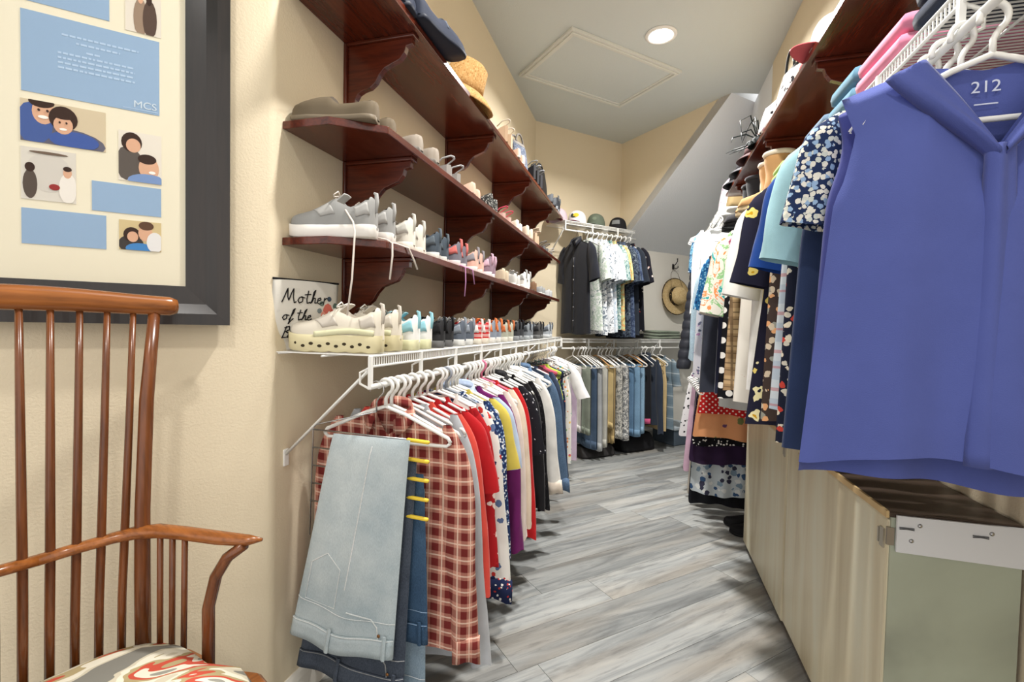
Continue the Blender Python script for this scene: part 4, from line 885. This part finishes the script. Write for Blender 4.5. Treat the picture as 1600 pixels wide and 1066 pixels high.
def put_pair(ys, x, z, label, style, up, sole, acc, lace=(240, 238, 232), L=.272, chunky=0, heel=.05, cat='shoe', rzs=(180, 180), upm=None):
    grp = 'pair of '+short(label)+'s'
    t = thing('shoe' if style not in ('sandal',) else 'sandal', label, cat, (x, ys[0], z), R(rzs[0]), grp); sc_ = random.Random(int(ys[0]*777)).uniform(.93, 1.02) if ys[0] > 1.5 else 1.; t.scale = (sc_,)*3
    if style == 'sandal': sandal_mesh(L, P(sole), P(up), t, heel)
    else: shoe_mesh(style, L, upm or P(up), P(sole, .55), P(acc), P(lace), t, chunky, chunky > .02)
    rj = random.Random(int(ys[0]*1000)); t.rotation_euler[2] += R(rj.uniform(-4, 4) if ys[0] > 1.4 else 0)
    for y, r_ in zip(ys[1:], rzs[1:]): dup(t, (x+rj.uniform(-.02, .004), y, z), R(r_+rj.uniform(-7, 7)))
    return t
hx, zw = -.722, 1.0955                                  # heels sit at the shelf front, toes against the wall
WS = ' on the white wire shelf'; LS = ' on the lowest wooden shelf'; MS = ' on the middle wooden shelf'; TS = ' on the topmost wooden shelf'
put_pair((1.195, 1.315), hx+.006, zw, 'cream running shoe with chunky perforated sole'+WS, 'sneaker', (224, 216, 200), (222, 212, 172), (206, 198, 186), L=.285, chunky=.022, rzs=(183, 176))
put_pair((1.43, 1.535), hx, zw, 'white running shoe with aqua heel and yellow trim'+WS, 'sneaker', (236, 236, 232), (232, 230, 190), (150, 202, 214), rzs=(178, 182), chunky=.006)
put_pair((1.64, 1.745), hx, zw, 'black sneaker with grey sole'+WS, 'sneaker', (44, 44, 46), (112, 112, 112), (24, 24, 26), (60, 60, 60), rzs=(182, 177))
put_pair((1.85, 1.955), hx, zw, 'slate grey sneaker with white sole'+WS, 'sneaker', (96, 104, 116), (226, 226, 222), (150, 158, 168), rzs=(178, 184))
put_pair((2.06, 2.165), hx, zw, 'red and white striped sneaker'+WS, 'sneaker', (206, 60, 62), (230, 224, 208), (240, 236, 232), rzs=(181, 176), upm=plaid((206, 58, 60), (240, 236, 232), (206, 58, 60), 1, 42))
put_pair((2.27, 2.38), hx, zw, 'blue grey sneaker with orange lining'+WS, 'sneaker', (140, 150, 164), (232, 230, 224), (232, 130, 74), (232, 140, 90))
put_pair((2.49, 2.60), hx, zw, 'sage beige sneaker with white sole'+WS, 'sneaker', (178, 180, 164), (226, 222, 210), (206, 116, 70))
put_pair((2.73, 2.85), hx, zw, 'black and silver trainer'+WS, 'sneaker', (60, 62, 66), (150, 154, 158), (26, 26, 30), (180, 184, 188), rzs=(186, 172))
put_pair((3.0, 3.14), hx, zw, 'grey mesh trainer'+WS, 'sneaker', (128, 134, 140), (180, 186, 190), (70, 74, 80), rzs=(170, 190))
put_pair((3.32, 3.47), hx, zw, 'dark charcoal hiking shoe'+WS, 'sneaker', (74, 74, 74), (110, 112, 112), (40, 40, 42), (150, 150, 150))
put_pair((3.66, 3.82), hx, zw, 'silver grey walking shoe'+WS, 'sneaker', (156, 162, 168), (196, 200, 202), (90, 96, 104))
zl = 1.4225
knit = put_pair((1.215, 1.33), hx-.03, zl, 'grey knit sneaker with white midsole and long dangling laces'+LS, 'sneaker', (150, 150, 148), (236, 232, 226), (176, 175, 172), (226, 216, 206), L=.265, rzs=(184, 177), chunky=.008)
put_pair((1.445, 1.55), hx-.03, zl, 'off white sneaker with pale grey heel'+LS, 'sneaker', (222, 218, 206), (236, 228, 216), (206, 204, 196), L=.26)
put_pair((1.655, 1.76), hx-.03, zl, 'dark slate sneaker with white toe'+LS, 'sneaker', (72, 82, 92), (222, 220, 214), (96, 106, 114), (200, 204, 206), L=.26)
lil = put_pair((1.865, 1.97), hx-.03, zl, 'grey and coral sneaker with lilac laces'+LS, 'sneaker', (118, 116, 126), (232, 214, 214), (226, 124, 118), (206, 150, 196), L=.255)
put_pair((2.075, 2.18), hx-.03, zl, 'peach pink sneaker with pale sole'+LS, 'sneaker', (228, 184, 168), (240, 226, 220), (150, 150, 156), L=.255)
put_pair((2.285, 2.39), hx-.03, zl, 'mauve and white sneaker'+LS, 'sneaker', (148, 124, 138), (238, 230, 232), (226, 190, 208), L=.255)
put_pair((2.51, 2.62), hx-.03, zl, 'beige loafer with strap'+LS, 'loafer', (196, 180, 156), (120, 104, 88), (206, 190, 166), L=.255)
put_pair((2.75, 2.86), hx-.03, zl, 'pale grey slip-on with dark lining'+LS, 'loafer', (200, 200, 196), (226, 222, 214), (60, 60, 62), L=.255)
put_pair((2.99, 3.10), hx-.03, zl, 'white canvas sneaker'+LS, 'sneaker', (234, 232, 226), (238, 236, 230), (180, 180, 178), L=.255)
put_pair((3.24, 3.36), hx-.03, zl, 'brown leather loafer'+LS, 'loafer', (112, 84, 62), (70, 54, 44), (90, 66, 50), L=.255)
put_pair((3.50, 3.63), hx-.03, zl, 'grey tweed slipper'+LS, 'slipper', (140, 142, 142), (190, 190, 186), (96, 96, 98), L=.255)
put_pair((3.78, 3.92), hx-.03, zl, 'light grey ballet flat'+LS, 'flat', (176, 178, 180), (120, 120, 120), (200, 200, 200), L=.25)
zm = 1.7525
put_pair((1.225, 1.335), hx-.035, zm, 'olive brown corduroy slipper'+MS, 'slipper', (104, 92, 74), (122, 110, 92), (80, 70, 58), L=.26, rzs=(186, 178))
put_pair((1.47, 1.59), hx-.02, zm, 'taupe suede slipper with fluffy rim'+MS, 'slipper', (148, 138, 126), (104, 98, 90), (214, 210, 204), L=.26, rzs=(172, 180))
put_pair((1.74, 1.85), hx-.02, zm, 'silver strappy sandal'+MS, 'sandal', (196, 198, 200), (150, 146, 142), (0, 0, 0), L=.25, cat='sandal', heel=.03)
put_pair((1.99, 2.10), hx-.02, zm, 'peach ballet flat with bow'+MS, 'flat', (222, 182, 160), (130, 110, 96), (232, 200, 180), L=.25)
put_pair((2.24, 2.35), hx-.02, zm, 'black and white snakeskin loafer'+MS, 'loafer', (90, 90, 88), (50, 50, 50), (190, 188, 182), L=.25, upm=floral((52, 54, 54), ((196, 194, 188), (120, 120, 116)), 130, .4))
put_pair((2.49, 2.60), hx-.02, zm, 'hot pink sandal'+MS, 'sandal', (222, 84, 112), (226, 190, 180), (0, 0, 0), L=.25, cat='sandal', heel=.02)
put_pair((2.74, 2.85), hx-.02, zm, 'cream and blush ballet flat'+MS, 'flat', (238, 222, 204), (200, 160, 140), (232, 160, 140), L=.25)
put_pair((2.99, 3.11), hx-.02, zm, 'sand coloured loafer'+MS, 'loafer', (204, 188, 170), (150, 134, 116), (220, 206, 190), L=.25)
put_pair((3.26, 3.38), hx-.02, zm, 'nude wedge sandal'+MS, 'sandal', (214, 190, 170), (190, 166, 140), (0, 0, 0), L=.25, cat='sandal', heel=.06)
put_pair((3.54, 3.66), hx-.02, zm, 'grey striped sandal'+MS, 'sandal', (120, 122, 124), (90, 90, 92), (0, 0, 0), L=.25, cat='sandal', heel=.02)
put_pair((3.82, 3.94), hx-.02, zm, 'white and grey slide'+MS, 'sandal', (206, 206, 204), (110, 110, 112), (0, 0, 0), L=.25, cat='sandal', heel=.01)
# laces that hang over the shelf edge
def dangle(t, pts, c, r=.0028):
    # world points turned into the shoe's own frame
    inv = t.matrix_basis.inverted(); g = G(); g.tube([inv @ Vector(p) for p in pts], r, 6); g.build('hanging_lace', P(c), t, True)
bpy.context.view_layer.update()
dangle(knit, [(-.83, 1.185, 1.50), (-.79, 1.163, 1.46), (-.775, 1.150, 1.43), (-.772, 1.143, 1.40), (-.776, 1.140, 1.30), (-.79, 1.14, 1.20)], (226, 216, 206))
dangle(knit, [(-.84, 1.245, 1.49), (-.78, 1.262, 1.435), (-.745, 1.266, 1.428), (-.728, 1.268, 1.418), (-.727, 1.268, 1.38), (-.731, 1.262, 1.31)], (226, 216, 206))
dangle(knit, [(-.80, 1.275, 1.428), (-.75, 1.33, 1.427), (-.729, 1.37, 1.420), (-.727, 1.40, 1.39), (-.728, 1.43, 1.36)], (226, 216, 206))
dangle(lil, [(-.84, 1.89, 1.49), (-.78, 1.84, 1.43), (-.745, 1.85, 1.427), (-.728, 1.86, 1.42), (-.727, 1.865, 1.36), (-.729, 1.86, 1.30)], (206, 150, 196), .0026)
dangle(lil, [(-.78, 1.90, 1.43), (-.745, 1.93, 1.427), (-.728, 1.945, 1.42), (-.727, 1.97, 1.36)], (206, 150, 196), .0026)

# canvas pouch lettered "Mother of the Bride" in the corner of the wire shelf
pc = thing('canvas_pouch', 'white canvas zip pouch lettered Mother of the Bride behind the cream shoe', 'pouch', (-.985, 1.195, 1.097), R(70))
pouch = floral((222, 218, 208), ((222, 218, 208), (216, 212, 202)), 40, .3)
g = G()
def pf(u, v, sd_):
    u = min(1, max(0, u)); v = min(1, max(0, v))
    x = lerp(-.085, .125, u); t_ = .018*max(0, math.sin(math.pi*u))**.5*max(0, math.sin(math.pi*min(1, v*1.15+.02)))**.6
    return (x, .02*v+sd_*t_, .205*(1-v))
for sd_ in (-1, 1): g.grid(20, 14, lambda u, v, k=sd_: pf(u, v, k))
g.build('body', pouch, pc, True)
g = G(); g.tube([pf(i/12, 0, 0) for i in range(13)], .0035, 6); g.build('zipper', BLACK, pc, True)
INK = plain((30, 28, 28))
# handwriting strokes on a 1-unit letter grid (x right, z up)
STROKES = {'M': [[(0, 0), (.15, .6), (.25, 1), (.32, .4), (.42, .15), (.55, .7), (.66, 1), (.7, .4), (.82, 0), (.95, .1)]], 'o': [[(.35, .45), (.15, .4), (.05, .2), (.18, 0), (.38, .12), (.38, .35), (.25, .45), (.55, .38)]], 't': [[(.25, .9), (.18, .3), (.25, 0), (.45, .1)], [(0, .6), (.45, .66)]], 'h': [[(.05, 0), (.25, .6), (.35, 1), (.2, .8), (.12, .05), (.25, .4), (.38, .4), (.38, .05), (.55, .08)]], 'e': [[(.05, .2), (.35, .32), (.28, .46), (.1, .38), (.08, .1), (.25, 0), (.5, .14)]], 'r': [[(.08, 0), (.14, .48), (.16, .3), (.28, .45), (.42, .42)]],
           'f': [[(.1, 0), (.35, .6), (.42, 1), (.28, .85), (.2, .2), (.12, -.35), (.25, -.1), (.45, .15)]], 'B': [[(.1, 0), (.2, 1)], [(.05, .85), (.45, 1), (.5, .7), (.2, .52), (.6, .4), (.5, .05), (.05, 0)]], 'i': [[(.1, .45), (.1, .05), (.3, .08)]], 'd': [[(.4, .4), (.12, .4), (.08, .1), (.3, .06), (.45, .95), (.42, .05), (.6, .08)]]}
def script_word(wd, x, z, h):
    for ch_ in wd:
        for st in STROKES[ch_]:
            pts = []
            for a, b_ in zip(st, st[1:]):
                for k in range(3): pts.append((lerp(a[0], b_[0], k/3), lerp(a[1], b_[1], k/3)))
            pts.append(st[-1]); g = G(); pp = []
            for px_, pz in pts:
                X = x+(px_+.15*pz)*h; Zz = z+pz*h; vv = 1-Zz/.205; uu = (X+.085)/.21; q = pf(min(1, max(0, uu)), vv, -1); pp.append((X, q[1]-.0015, Zz))
            g.tube(pp, .0016, 5); g.build('letter_stroke', INK, pc, True)
        x += h*({'M': 1.0, 'i': .32, 't': .45}.get(ch_, .5))
script_word('Mother', -.062, .138, .042); script_word('of', -.06, .088, .034); script_word('the', -.02, .088, .034); script_word('Bride', -.055, .036, .034)
for k, (x, z, r_, c) in enumerate(((.055, .085, .017, (206, 110, 96)), (.072, .07, .015, (196, 70, 64)), (.045, .068, .012, (222, 150, 132)), (.085, .095, .009, (90, 110, 100)), (.035, .10, .008, (110, 126, 116)), (.062, .115, .008, (70, 84, 100)), (.095, .075, .008, (96, 116, 100)), (.028, .078, .008, (120, 130, 130)))):
    x += .026; z += .040; q = pf((x+.085)/.21, 1-z/.205, -1); g = G(); g.lathe([(0, .0012), (r_*.8, .001), (r_, 0)], 9); o = g.build('printed_flower', plain(c), pc); o.location = (x, q[1]-.0006, z); o.rotation_euler = (R(90), 0, 0)

# ---------------------------------------------------------------- topmost shelf, left
zt = 2.1525
put_pair((1.40, 1.33), -.735, zt, 'navy blue loafer lying along the shelf edge'+TS, 'loafer', (44, 50, 66), (30, 36, 50), (96, 104, 116), L=.29, rzs=(82, 96))
put_pair((1.42,), -.90, zt, 'grey felt slipper against the wall behind the navy loafers'+TS, 'slipper', (120, 122, 126), (90, 90, 92), (150, 150, 150), L=.27, rzs=(86,))
STRAW = floral((188, 148, 96), ((164, 122, 74), (204, 168, 116)), 120, .4)
sb_ = thing('sun_hat', 'woven straw sun hat tipped on its brim'+TS, 'hat', (-.83, 2.02, zt+.05), R(20)); sb_.rotation_euler = (R(8), R(20), R(20))
g = G(); g.lathe([(0, .15), (.06, .148), (.082, .13), (.09, .06), (.095, .03)], 28); g.build('crown', STRAW, sb_, True, solid=.004)
g = G(); g.lathe([(.095, .03), (.12, .018), (.15, -.004), (.165, -.02)], 28); g.build('brim', STRAW, sb_, True, solid=.004)
put_pair((2.46, 2.57), -.73, zt, 'white and tan wedge sandal'+TS, 'sandal', (232, 222, 206), (206, 178, 150), (0, 0, 0), L=.24, cat='sandal', heel=.07, rzs=(180, 176))
put_pair((2.70, 2.81), -.73, zt, 'blush pump with cream heel'+TS, 'flat', (222, 190, 170), (232, 222, 204), (206, 170, 150), L=.24)
def bag(name, label, loc, rz, m_, w, d, h, handle, hm=None, hh=.1, tilt=0):
    t = thing(name, label, 'bag', loc, rz)
    def f(a, v):
        an = 2*math.pi*a; c, s_ = math.cos(an), math.sin(an); e = .5; k = interp([(0, .86), (.08, 1), (.5, 1.03), (.9, .92), (1, .84)], v)
        return (math.copysign(abs(c)**e, c)*w/2*k, math.copysign(abs(s_)**e, s_)*d/2*k*(1-.45*v)+tilt*v, h*v+.006*math.sin(3*an+5*v))
    g = G(); g.grid(28, 10, f, True); n_ = 28; g.f.append(tuple(range(n_-1, -1, -1))); g.build('body', m_, t, True)
    g = G(); g.grid(28, 2, lambda a, v: (lambda q: (q[0]*1.01, q[1]*1.02, q[2]+.001))(f(a, .93+.08*v)), True); g.f.append(tuple(range(28, 56))); g.build('top_band', hm or m_, t, True)
    if handle:
        for s in (-1, 1):
            g = G(); g.tube([(w*.28*math.cos(math.pi*k/10), s*d*.16+tilt, h*.95+hh*math.sin(math.pi*k/10)) for k in range(11)], .006, 8); g.build('handle', hm or m_, t, True)
    return t
bag('handbag', 'grey blue speckled handbag'+TS, (-.83, 2.98, zt), R(80), floral((96, 104, 120), ((70, 76, 92), (150, 156, 168)), 90, .4), .20, .12, .19, True, P((120, 116, 112)), .07)
bag('handbag', 'slouchy black handbag'+TS, (-.82, 3.55, zt), R(85), P((28, 28, 30), .5), .26, .12, .21, True, P((34, 34, 36)), .05)
WB = ' pump with bow heel'
for i, y in enumerate((3.12, 3.23, 3.34)): put_pair((y,), -.73, zt, ('grey and black striped wedge nearest the speckled handbag', 'grey and black striped wedge in the middle of its row', 'grey and black striped wedge nearest the black handbag')[i]+TS, 'sandal', (150, 154, 160), (44, 44, 48), (0, 0, 0), L=.24, cat='sandal', heel=.08)
put_pair((3.72, 3.83), -.73, zt, 'dark grey suede loafer'+TS, 'loafer', (86, 90, 96), (50, 52, 56), (120, 124, 130), L=.25)
put_pair((3.94, 4.05), -.73, zt, 'black and grey sneaker'+TS, 'sneaker', (52, 54, 60), (140, 144, 150), (96, 100, 106), L=.255)

# ---------------------------------------------------------------- caps, hat, folded things
def cap(label, loc, rz, c, brim, logo=None, patch=None, group='caps on the high wire shelf'):
    t = thing('baseball_cap', label, 'cap', loc, rz, group)
    def dome(a, v):
        an = 2*math.pi*a; r_ = .092*math.cos(v*math.pi/2*.97)**.55; return (r_*math.cos(an)*.93, r_*math.sin(an), .012+.112*math.sin(v*math.pi/2)**.9*(1+.06*math.sin(-an)))
    g = G(); g.grid(28, 11, dome, True); cr = g.build('crown', P(c), t, True)
    g = G(); g.grid(15, 6, lambda u, v: ((.082+.004*v)*math.cos(R(lerp(205, 335, u)))*(1-.03*v), .085*math.sin(R(lerp(205, 335, u)))-.075*v*math.sin(math.pi*lerp(.12, .88, u)), .018-.004*v-.022*abs(2*u-1)**2+.004)); g.build('brim', P(brim), t, True, solid=.004)
    g = G(); g.lathe([(0, .006), (.005, .004), (.007, 0)], 10); b_ = g.build('button', P(c), t, True); b_.location = (0, 0, .122)
    for k in range(3):
        a = .25+.17*k; 
    if patch:
        g = G(); g.grid(7, 5, lambda u, v: (lambda q: (q[0]*1.03, q[1]*1.03, q[2]))(dome(.75+lerp(-.075, .075, u), lerp(.22, .48, v)))); g.build('patch', P(patch), cr, True)
    for k, (a, v, ra, rv, cc) in enumerate(logo or ()):
        g = G(); vs = [(lambda q: (q[0]*1.035, q[1]*1.035, q[2]*1.01))(dome(.75+a, v))]+[(lambda q: (q[0]*1.03, q[1]*1.03, q[2]))(dome(.75+a+ra*math.cos(2*math.pi*j/14), v+rv*math.sin(2*math.pi*j/14))) for j in range(14)]
        g.add(vs, [(0, j+1, (j+1) % 14+1) for j in range(14)]); g.build('logo_mark', P(cc), cr, True)
    return t
uz = 2.121
cap('lavender pink cap at the end beside the shoe shelf', A(-.868, .15, uz), R(-20), (206, 186, 196), (120, 60, 76))
cap('white cap with a yellow and black emblem', A(-.66, .16, uz), R(-10), (238, 236, 238), (120, 60, 76), ((.03, .36, .055, .13, (226, 196, 60)), (-.045, .36, .03, .12, (60, 70, 60)), (.0, .25, .05, .04, (60, 66, 58))))
cap('olive green cap with a round badge', A(-.44, .16, uz), R(-10), (96, 106, 92), (112, 122, 112), ((.02, .34, .04, .1, (116, 128, 110)),))
cap('black trucker cap with grey patch', A(-.17, .16, uz), R(-10), (28, 27, 30), (34, 26, 30), None, (130, 132, 132))
hook = thing('wall_hook', 'black metal double coat hook holding the straw hat', 'hook', A(.78, 0, 1.87), R(45))
IRON = plain((26, 24, 24), .5, .4)
g = G(); g.box(-.012, .012, -.005, 0, -.03, .03); g.build('plate', IRON, hook, bevel=.002)
g = G(); g.tube([(0, -.004, .01), (0, -.035, .02), (.005, -.06, .055), (.008, -.055, .085)], [.006, .005, .005, .007], 8); g.build('upper_prong', IRON, hook, True)
for s in (-1, 1): g = G(); g.tube([(0, -.004, -.012), (s*.018, -.03, -.025), (s*.03, -.045, -.012), (s*.032, -.045, .002)], [.005, .0045, .0045, .006], 8); g.build('lower_prong', IRON, hook, True)
ht = thing('straw_hat', 'wide-brimmed straw sun hat with patterned band hung on the hook', 'hat', A(.78, .05, 1.54), R(45)); ht.rotation_euler = (R(84), 0, R(38))
ST2 = floral((206, 180, 132), ((190, 160, 110), (222, 200, 156)), 110, .4)
g = G(); g.lathe([(0, .12), (.055, .118), (.078, .10), (.086, .05), (.09, .006)], 32, (1, 1.1)); g.build('crown', ST2, ht, True, solid=.004)
g = G(); g.lathe([(.09, .006), (.13, .0), (.165, -.004), (.19, .008)], 40, (1, 1.06)); g.build('brim', ST2, ht, True, solid=.004)
g = G(); g.lathe([(.0875, .045), (.0915, .008)], 32, (1, 1.1)); g.build('hat_band', floral((40, 36, 30), ((190, 160, 110), (96, 80, 60)), 70, .36), ht, True, solid=.004)
g = G(); g.lathe([(.186, .0), (.193, .008), (.186, .014)], 40, (1, 1.06)); g.build('brim_edge', floral((54, 46, 36), ((190, 160, 110),), 80, .3), ht, True)
g = G(); g.tube([(-.08, .09, .03), (-.05, .25, .0), (0, .315, -.01), (.05, .25, .0), (.08, .09, .03)], .002, 5); g.build('chin_cord', P((90, 70, 50)), ht, True)
def folded(name, label, loc, rz, c, w, d, layers, th, m_=None, group=None, cat='folded cloth'):
    t = thing(name, label, cat, loc, rz, group); mm = m_ or gm(c)
    for k in range(layers):
        g = G(); z = k*th
        def f(a, v):
            an = 2*math.pi*v; x = lerp(-w/2, w/2, a); e = .35; c_, s_ = math.cos(an), math.sin(an)
            return (x, math.copysign(abs(c_)**e, c_)*d/2*(1-.03*k), z+th/2+math.copysign(abs(s_)**e, s_)*th*.47+.003*math.sin(9*x+k))
        g.grid(14, 18, lambda a, b_: f(a, b_)); g.f.append(tuple(i*14 for i in range(17))); g.f.append(tuple(i*14+13 for i in range(17))); g.build('fold', mm, t, True)
    return t
folded('folded_trousers', 'stack of folded sage green trousers on the low wire shelf below the hat', A(.45, .17, 1.081), R(45), (132, 142, 126), .30, .24, 3, .028)
folded('folded_shirt', 'folded olive garment on the low wire shelf beside the sage stack', A(.80, .17, 1.081), R(45), (142, 144, 130), .28, .24, 2, .03)
folded('folded_sweater', 'crumpled black garment on the low wire shelf below the dark shirts', A(-.05, .17, 1.081), R(45), (30, 30, 34), .30, .22, 1, .05)
wz = 1.7765
for lab, y, c, w, n_, th in (('folded navy blanket on the wire shelf above the tops', 1.02, (36, 46, 66), .26, 2, .045), ('folded pink blanket with rounded edge on the wire shelf', 1.31, (226, 140, 168), .22, 2, .04), ('folded teal blue towel on the wire shelf', 1.53, (94, 134, 156), .16, 2, .05), ('folded slate blue towel on the wire shelf', 1.76, (112, 134, 156), .18, 2, .035), ('folded dusty rose towel on the wire shelf', 1.98, (196, 148, 148), .18, 2, .03), ('folded lime green towel on the wire shelf', 1.14+.36*3, (170, 200, 120), .14, 3, .03)):
    folded('folded_blanket', lab, (.655, y, wz), R(90), c, w, .32, n_, th, group='folded linens on the wire shelf above the tops')
# boots, hats and bags at the right
def boot(t, m_, fur, sole):
    def f(a, v):
        an = 2*math.pi*a; return (math.cos(an)*.055*(1+.08*v)+.004*math.sin(9*v), math.sin(an)*.048*(1+.08*v), .06+.20*v)
    g = G(); g.grid(20, 12, f, True); g.build('shaft', m_, t, True, solid=.006)
    g = G(); g.grid(20, 14, lambda a, v: (-.058+.235*v, math.cos(math.pi*2*a)*interp([(0, .03), (.15, .046), (.5, .044), (.75, .052), (.93, .042), (1, .006)], v), .022+max(0, math.sin(2*math.pi*a))*interp([(0, .05), (.45, .085), (.7, .055), (.92, .04), (1, .006)], v)), True); g.build('foot', m_, t, True)
    g = G(); g.grid(20, 4, lambda a, v: (.055+math.cos(2*math.pi*a)*lerp(.122, .12, v)-.0, math.sin(2*math.pi*a)*.054, .024*v), True); g.f.append(tuple(range(20))); g.f.append(tuple(range(60, 80))); g.build('sole', sole, t, True)
    g = G(); g.tube([(math.cos(R(18*k))*.063, math.sin(R(18*k))*.055, .262) for k in range(21)], .012, 8); g.build('fleece_cuff', fur, t, True)
    g = G(); g.tube([(.03, -.052, .24), (.033, -.057, .16), (.03, -.052, .09)], .011, 8); g.build('fleece_seam', fur, t, True)
    g = G(); g.lathe([(0, .006), (.010, .005), (.014, 0)], 14); b_ = g.build('button', P((226, 200, 160)), t, True); b_.location = (-.004, -.052, .21); b_.rotation_euler = (R(90), 0, 0)
TAN = cloth_m((190, 148, 100)); FUR = cloth_m((234, 224, 206), .1, 160)
t = thing('sheepskin_boot', 'tan sheepskin boot with cream fleece cuff on the wire shelf', 'boot', (.60, 2.60, wz), R(170), 'tan sheepskin boots'); boot(t, TAN, FUR, P((206, 186, 150))); dup(t, (.61, 2.76, wz), R(186))
BK = cloth_m((38, 38, 42)); t = thing('black_boot', 'black fleece boot on the wire shelf past the tan boots', 'boot', (.59, 2.99, wz), R(176), 'black fleece boots'); boot(t, BK, cloth_m((52, 52, 56), .1, 160), P((20, 20, 22))); dup(t, (.60, 3.15, wz), R(184))
zr = 2.1525
cap('white cap with red trim on the right wooden shelf', (.62, 1.93, zr), R(-80), (234, 230, 226), (196, 90, 96), group='hats on the right wooden shelf')
PRINTBW = floral((236, 232, 234), ((34, 34, 38), (236, 232, 234), (60, 58, 62), (214, 170, 190)), 34, .34)
bag('handbag', 'cream clutch with coral corner beside the white cap', (.585, 2.12, zr), R(100), floral((232, 222, 196), ((206, 84, 90), (232, 222, 196), (190, 170, 130)), 22, .3), .12, .1, .09, False)
bag('quilted_tote', 'black and white scroll print tote with black straps on the right wooden shelf', (.60, 2.38, zr), R(95), PRINTBW, .17, .14, .17, True, P((30, 30, 32), .4), .10)
bag('quilted_pouch', 'black and white scroll print pouch slumped beside the tote', (.575, 2.60, zr), R(100), PRINTBW, .15, .13, .12, False)
fs = thing('feather_fascinator', 'black feather fascinator with curling plumes on the right wooden shelf', 'hat', (.56, 2.79, zr), 0)
g = G(); g.lathe([(.07, 0), (.068, .02), (.05, .04), (0, .05)], 20); g.build('base', P((26, 34, 36)), fs, True)
random.seed(8)
for k in range(16):
    a = random.uniform(1.8, 5.2); l_ = random.uniform(.08, .17); b_ = random.uniform(-.05, .12); g = G()
    g.tube([(.03*math.cos(a), .03*math.sin(a), .04), (.5*l_*math.cos(a), .5*l_*math.sin(a), .05+b_), (.9*l_*math.cos(a), .9*l_*math.sin(a), .04+b_*.8), (1.05*l_*math.cos(a+.3), 1.05*l_*math.sin(a+.3), b_*.4)], [.003, .004, .003, .001], 5); g.build('plume', P((34, 44, 46), .5), fs, True)
g = G(); g.lathe([(0, .07), (.02, .065), (.028, .05), (.02, .04)], 12); g.build('rosette', P((214, 110, 120)), fs, True)
for lab, y, c in (('plum brown felt hat on the right wooden shelf', 3.03, (84, 60, 62)), ('grey bucket hat on the right wooden shelf', 3.28, (74, 74, 78)), ('black bucket hat at the far end of the right wooden shelf', 3.53, (34, 34, 38))):
    t = thing('bucket_hat', lab, 'hat', (.60, y, zr), 0); g = G(); g.lathe([(0, .10), (.06, .098), (.075, .085), (.088, .03)], 26); g.build('crown', P(c), t, True, solid=.003); g = G(); g.lathe([(.088, .03), (.11, .015), (.125, .002)], 26); g.build('brim', P(c), t, True, solid=.003)
bag('gift_bag', 'white bag with pink and purple scribble print on the far wire shelf', (.60, 4.15, 2.087), R(92), floral((236, 230, 236), ((206, 130, 180), (236, 230, 236), (120, 100, 150), (236, 230, 236)), 44, .34), .26, .14, .26, False)
bag('canvas_bag', 'khaki canvas bag behind the scribble print bag', (.62, 3.90, 2.087), R(92), P((150, 130, 92)), .16, .14, .17, False, P((196, 150, 96)))
# things on the floor under the trousers and by the cabinet
for lab, s, w, h_, c in (('black duffel bag on the floor below the jeans shorts', .0, .42, .16, (24, 24, 27)), ('dark suitcase lying on the floor below the chinos', -.5, .40, .10, (50, 48, 48))):
    bag('floor_bag', lab, A(s, .28, 0), R(45), P(c, .6), w, .26, h_, True, P((18, 18, 20)), .04)
bx_ = thing('storage_box', 'slate blue storage box on the floor below the straw hat', 'box', A(.62, .24, 0), R(45)); g = G(); g.box(-.17, .17, -.15, .15, 0, .16); g.build('body', P((84, 96, 108)), bx_, bevel=.01); g = G(); g.box(-.18, .18, -.16, .16, .16, .19); g.build('lid', P((176, 186, 192)), bx_, bevel=.006)
t_ = put_pair((3.0, 3.11), .74, 0, 'black ankle shoe on the floor past the cabinet', 'loafer', (24, 24, 26), (18, 18, 20), (40, 40, 42), L=.25)
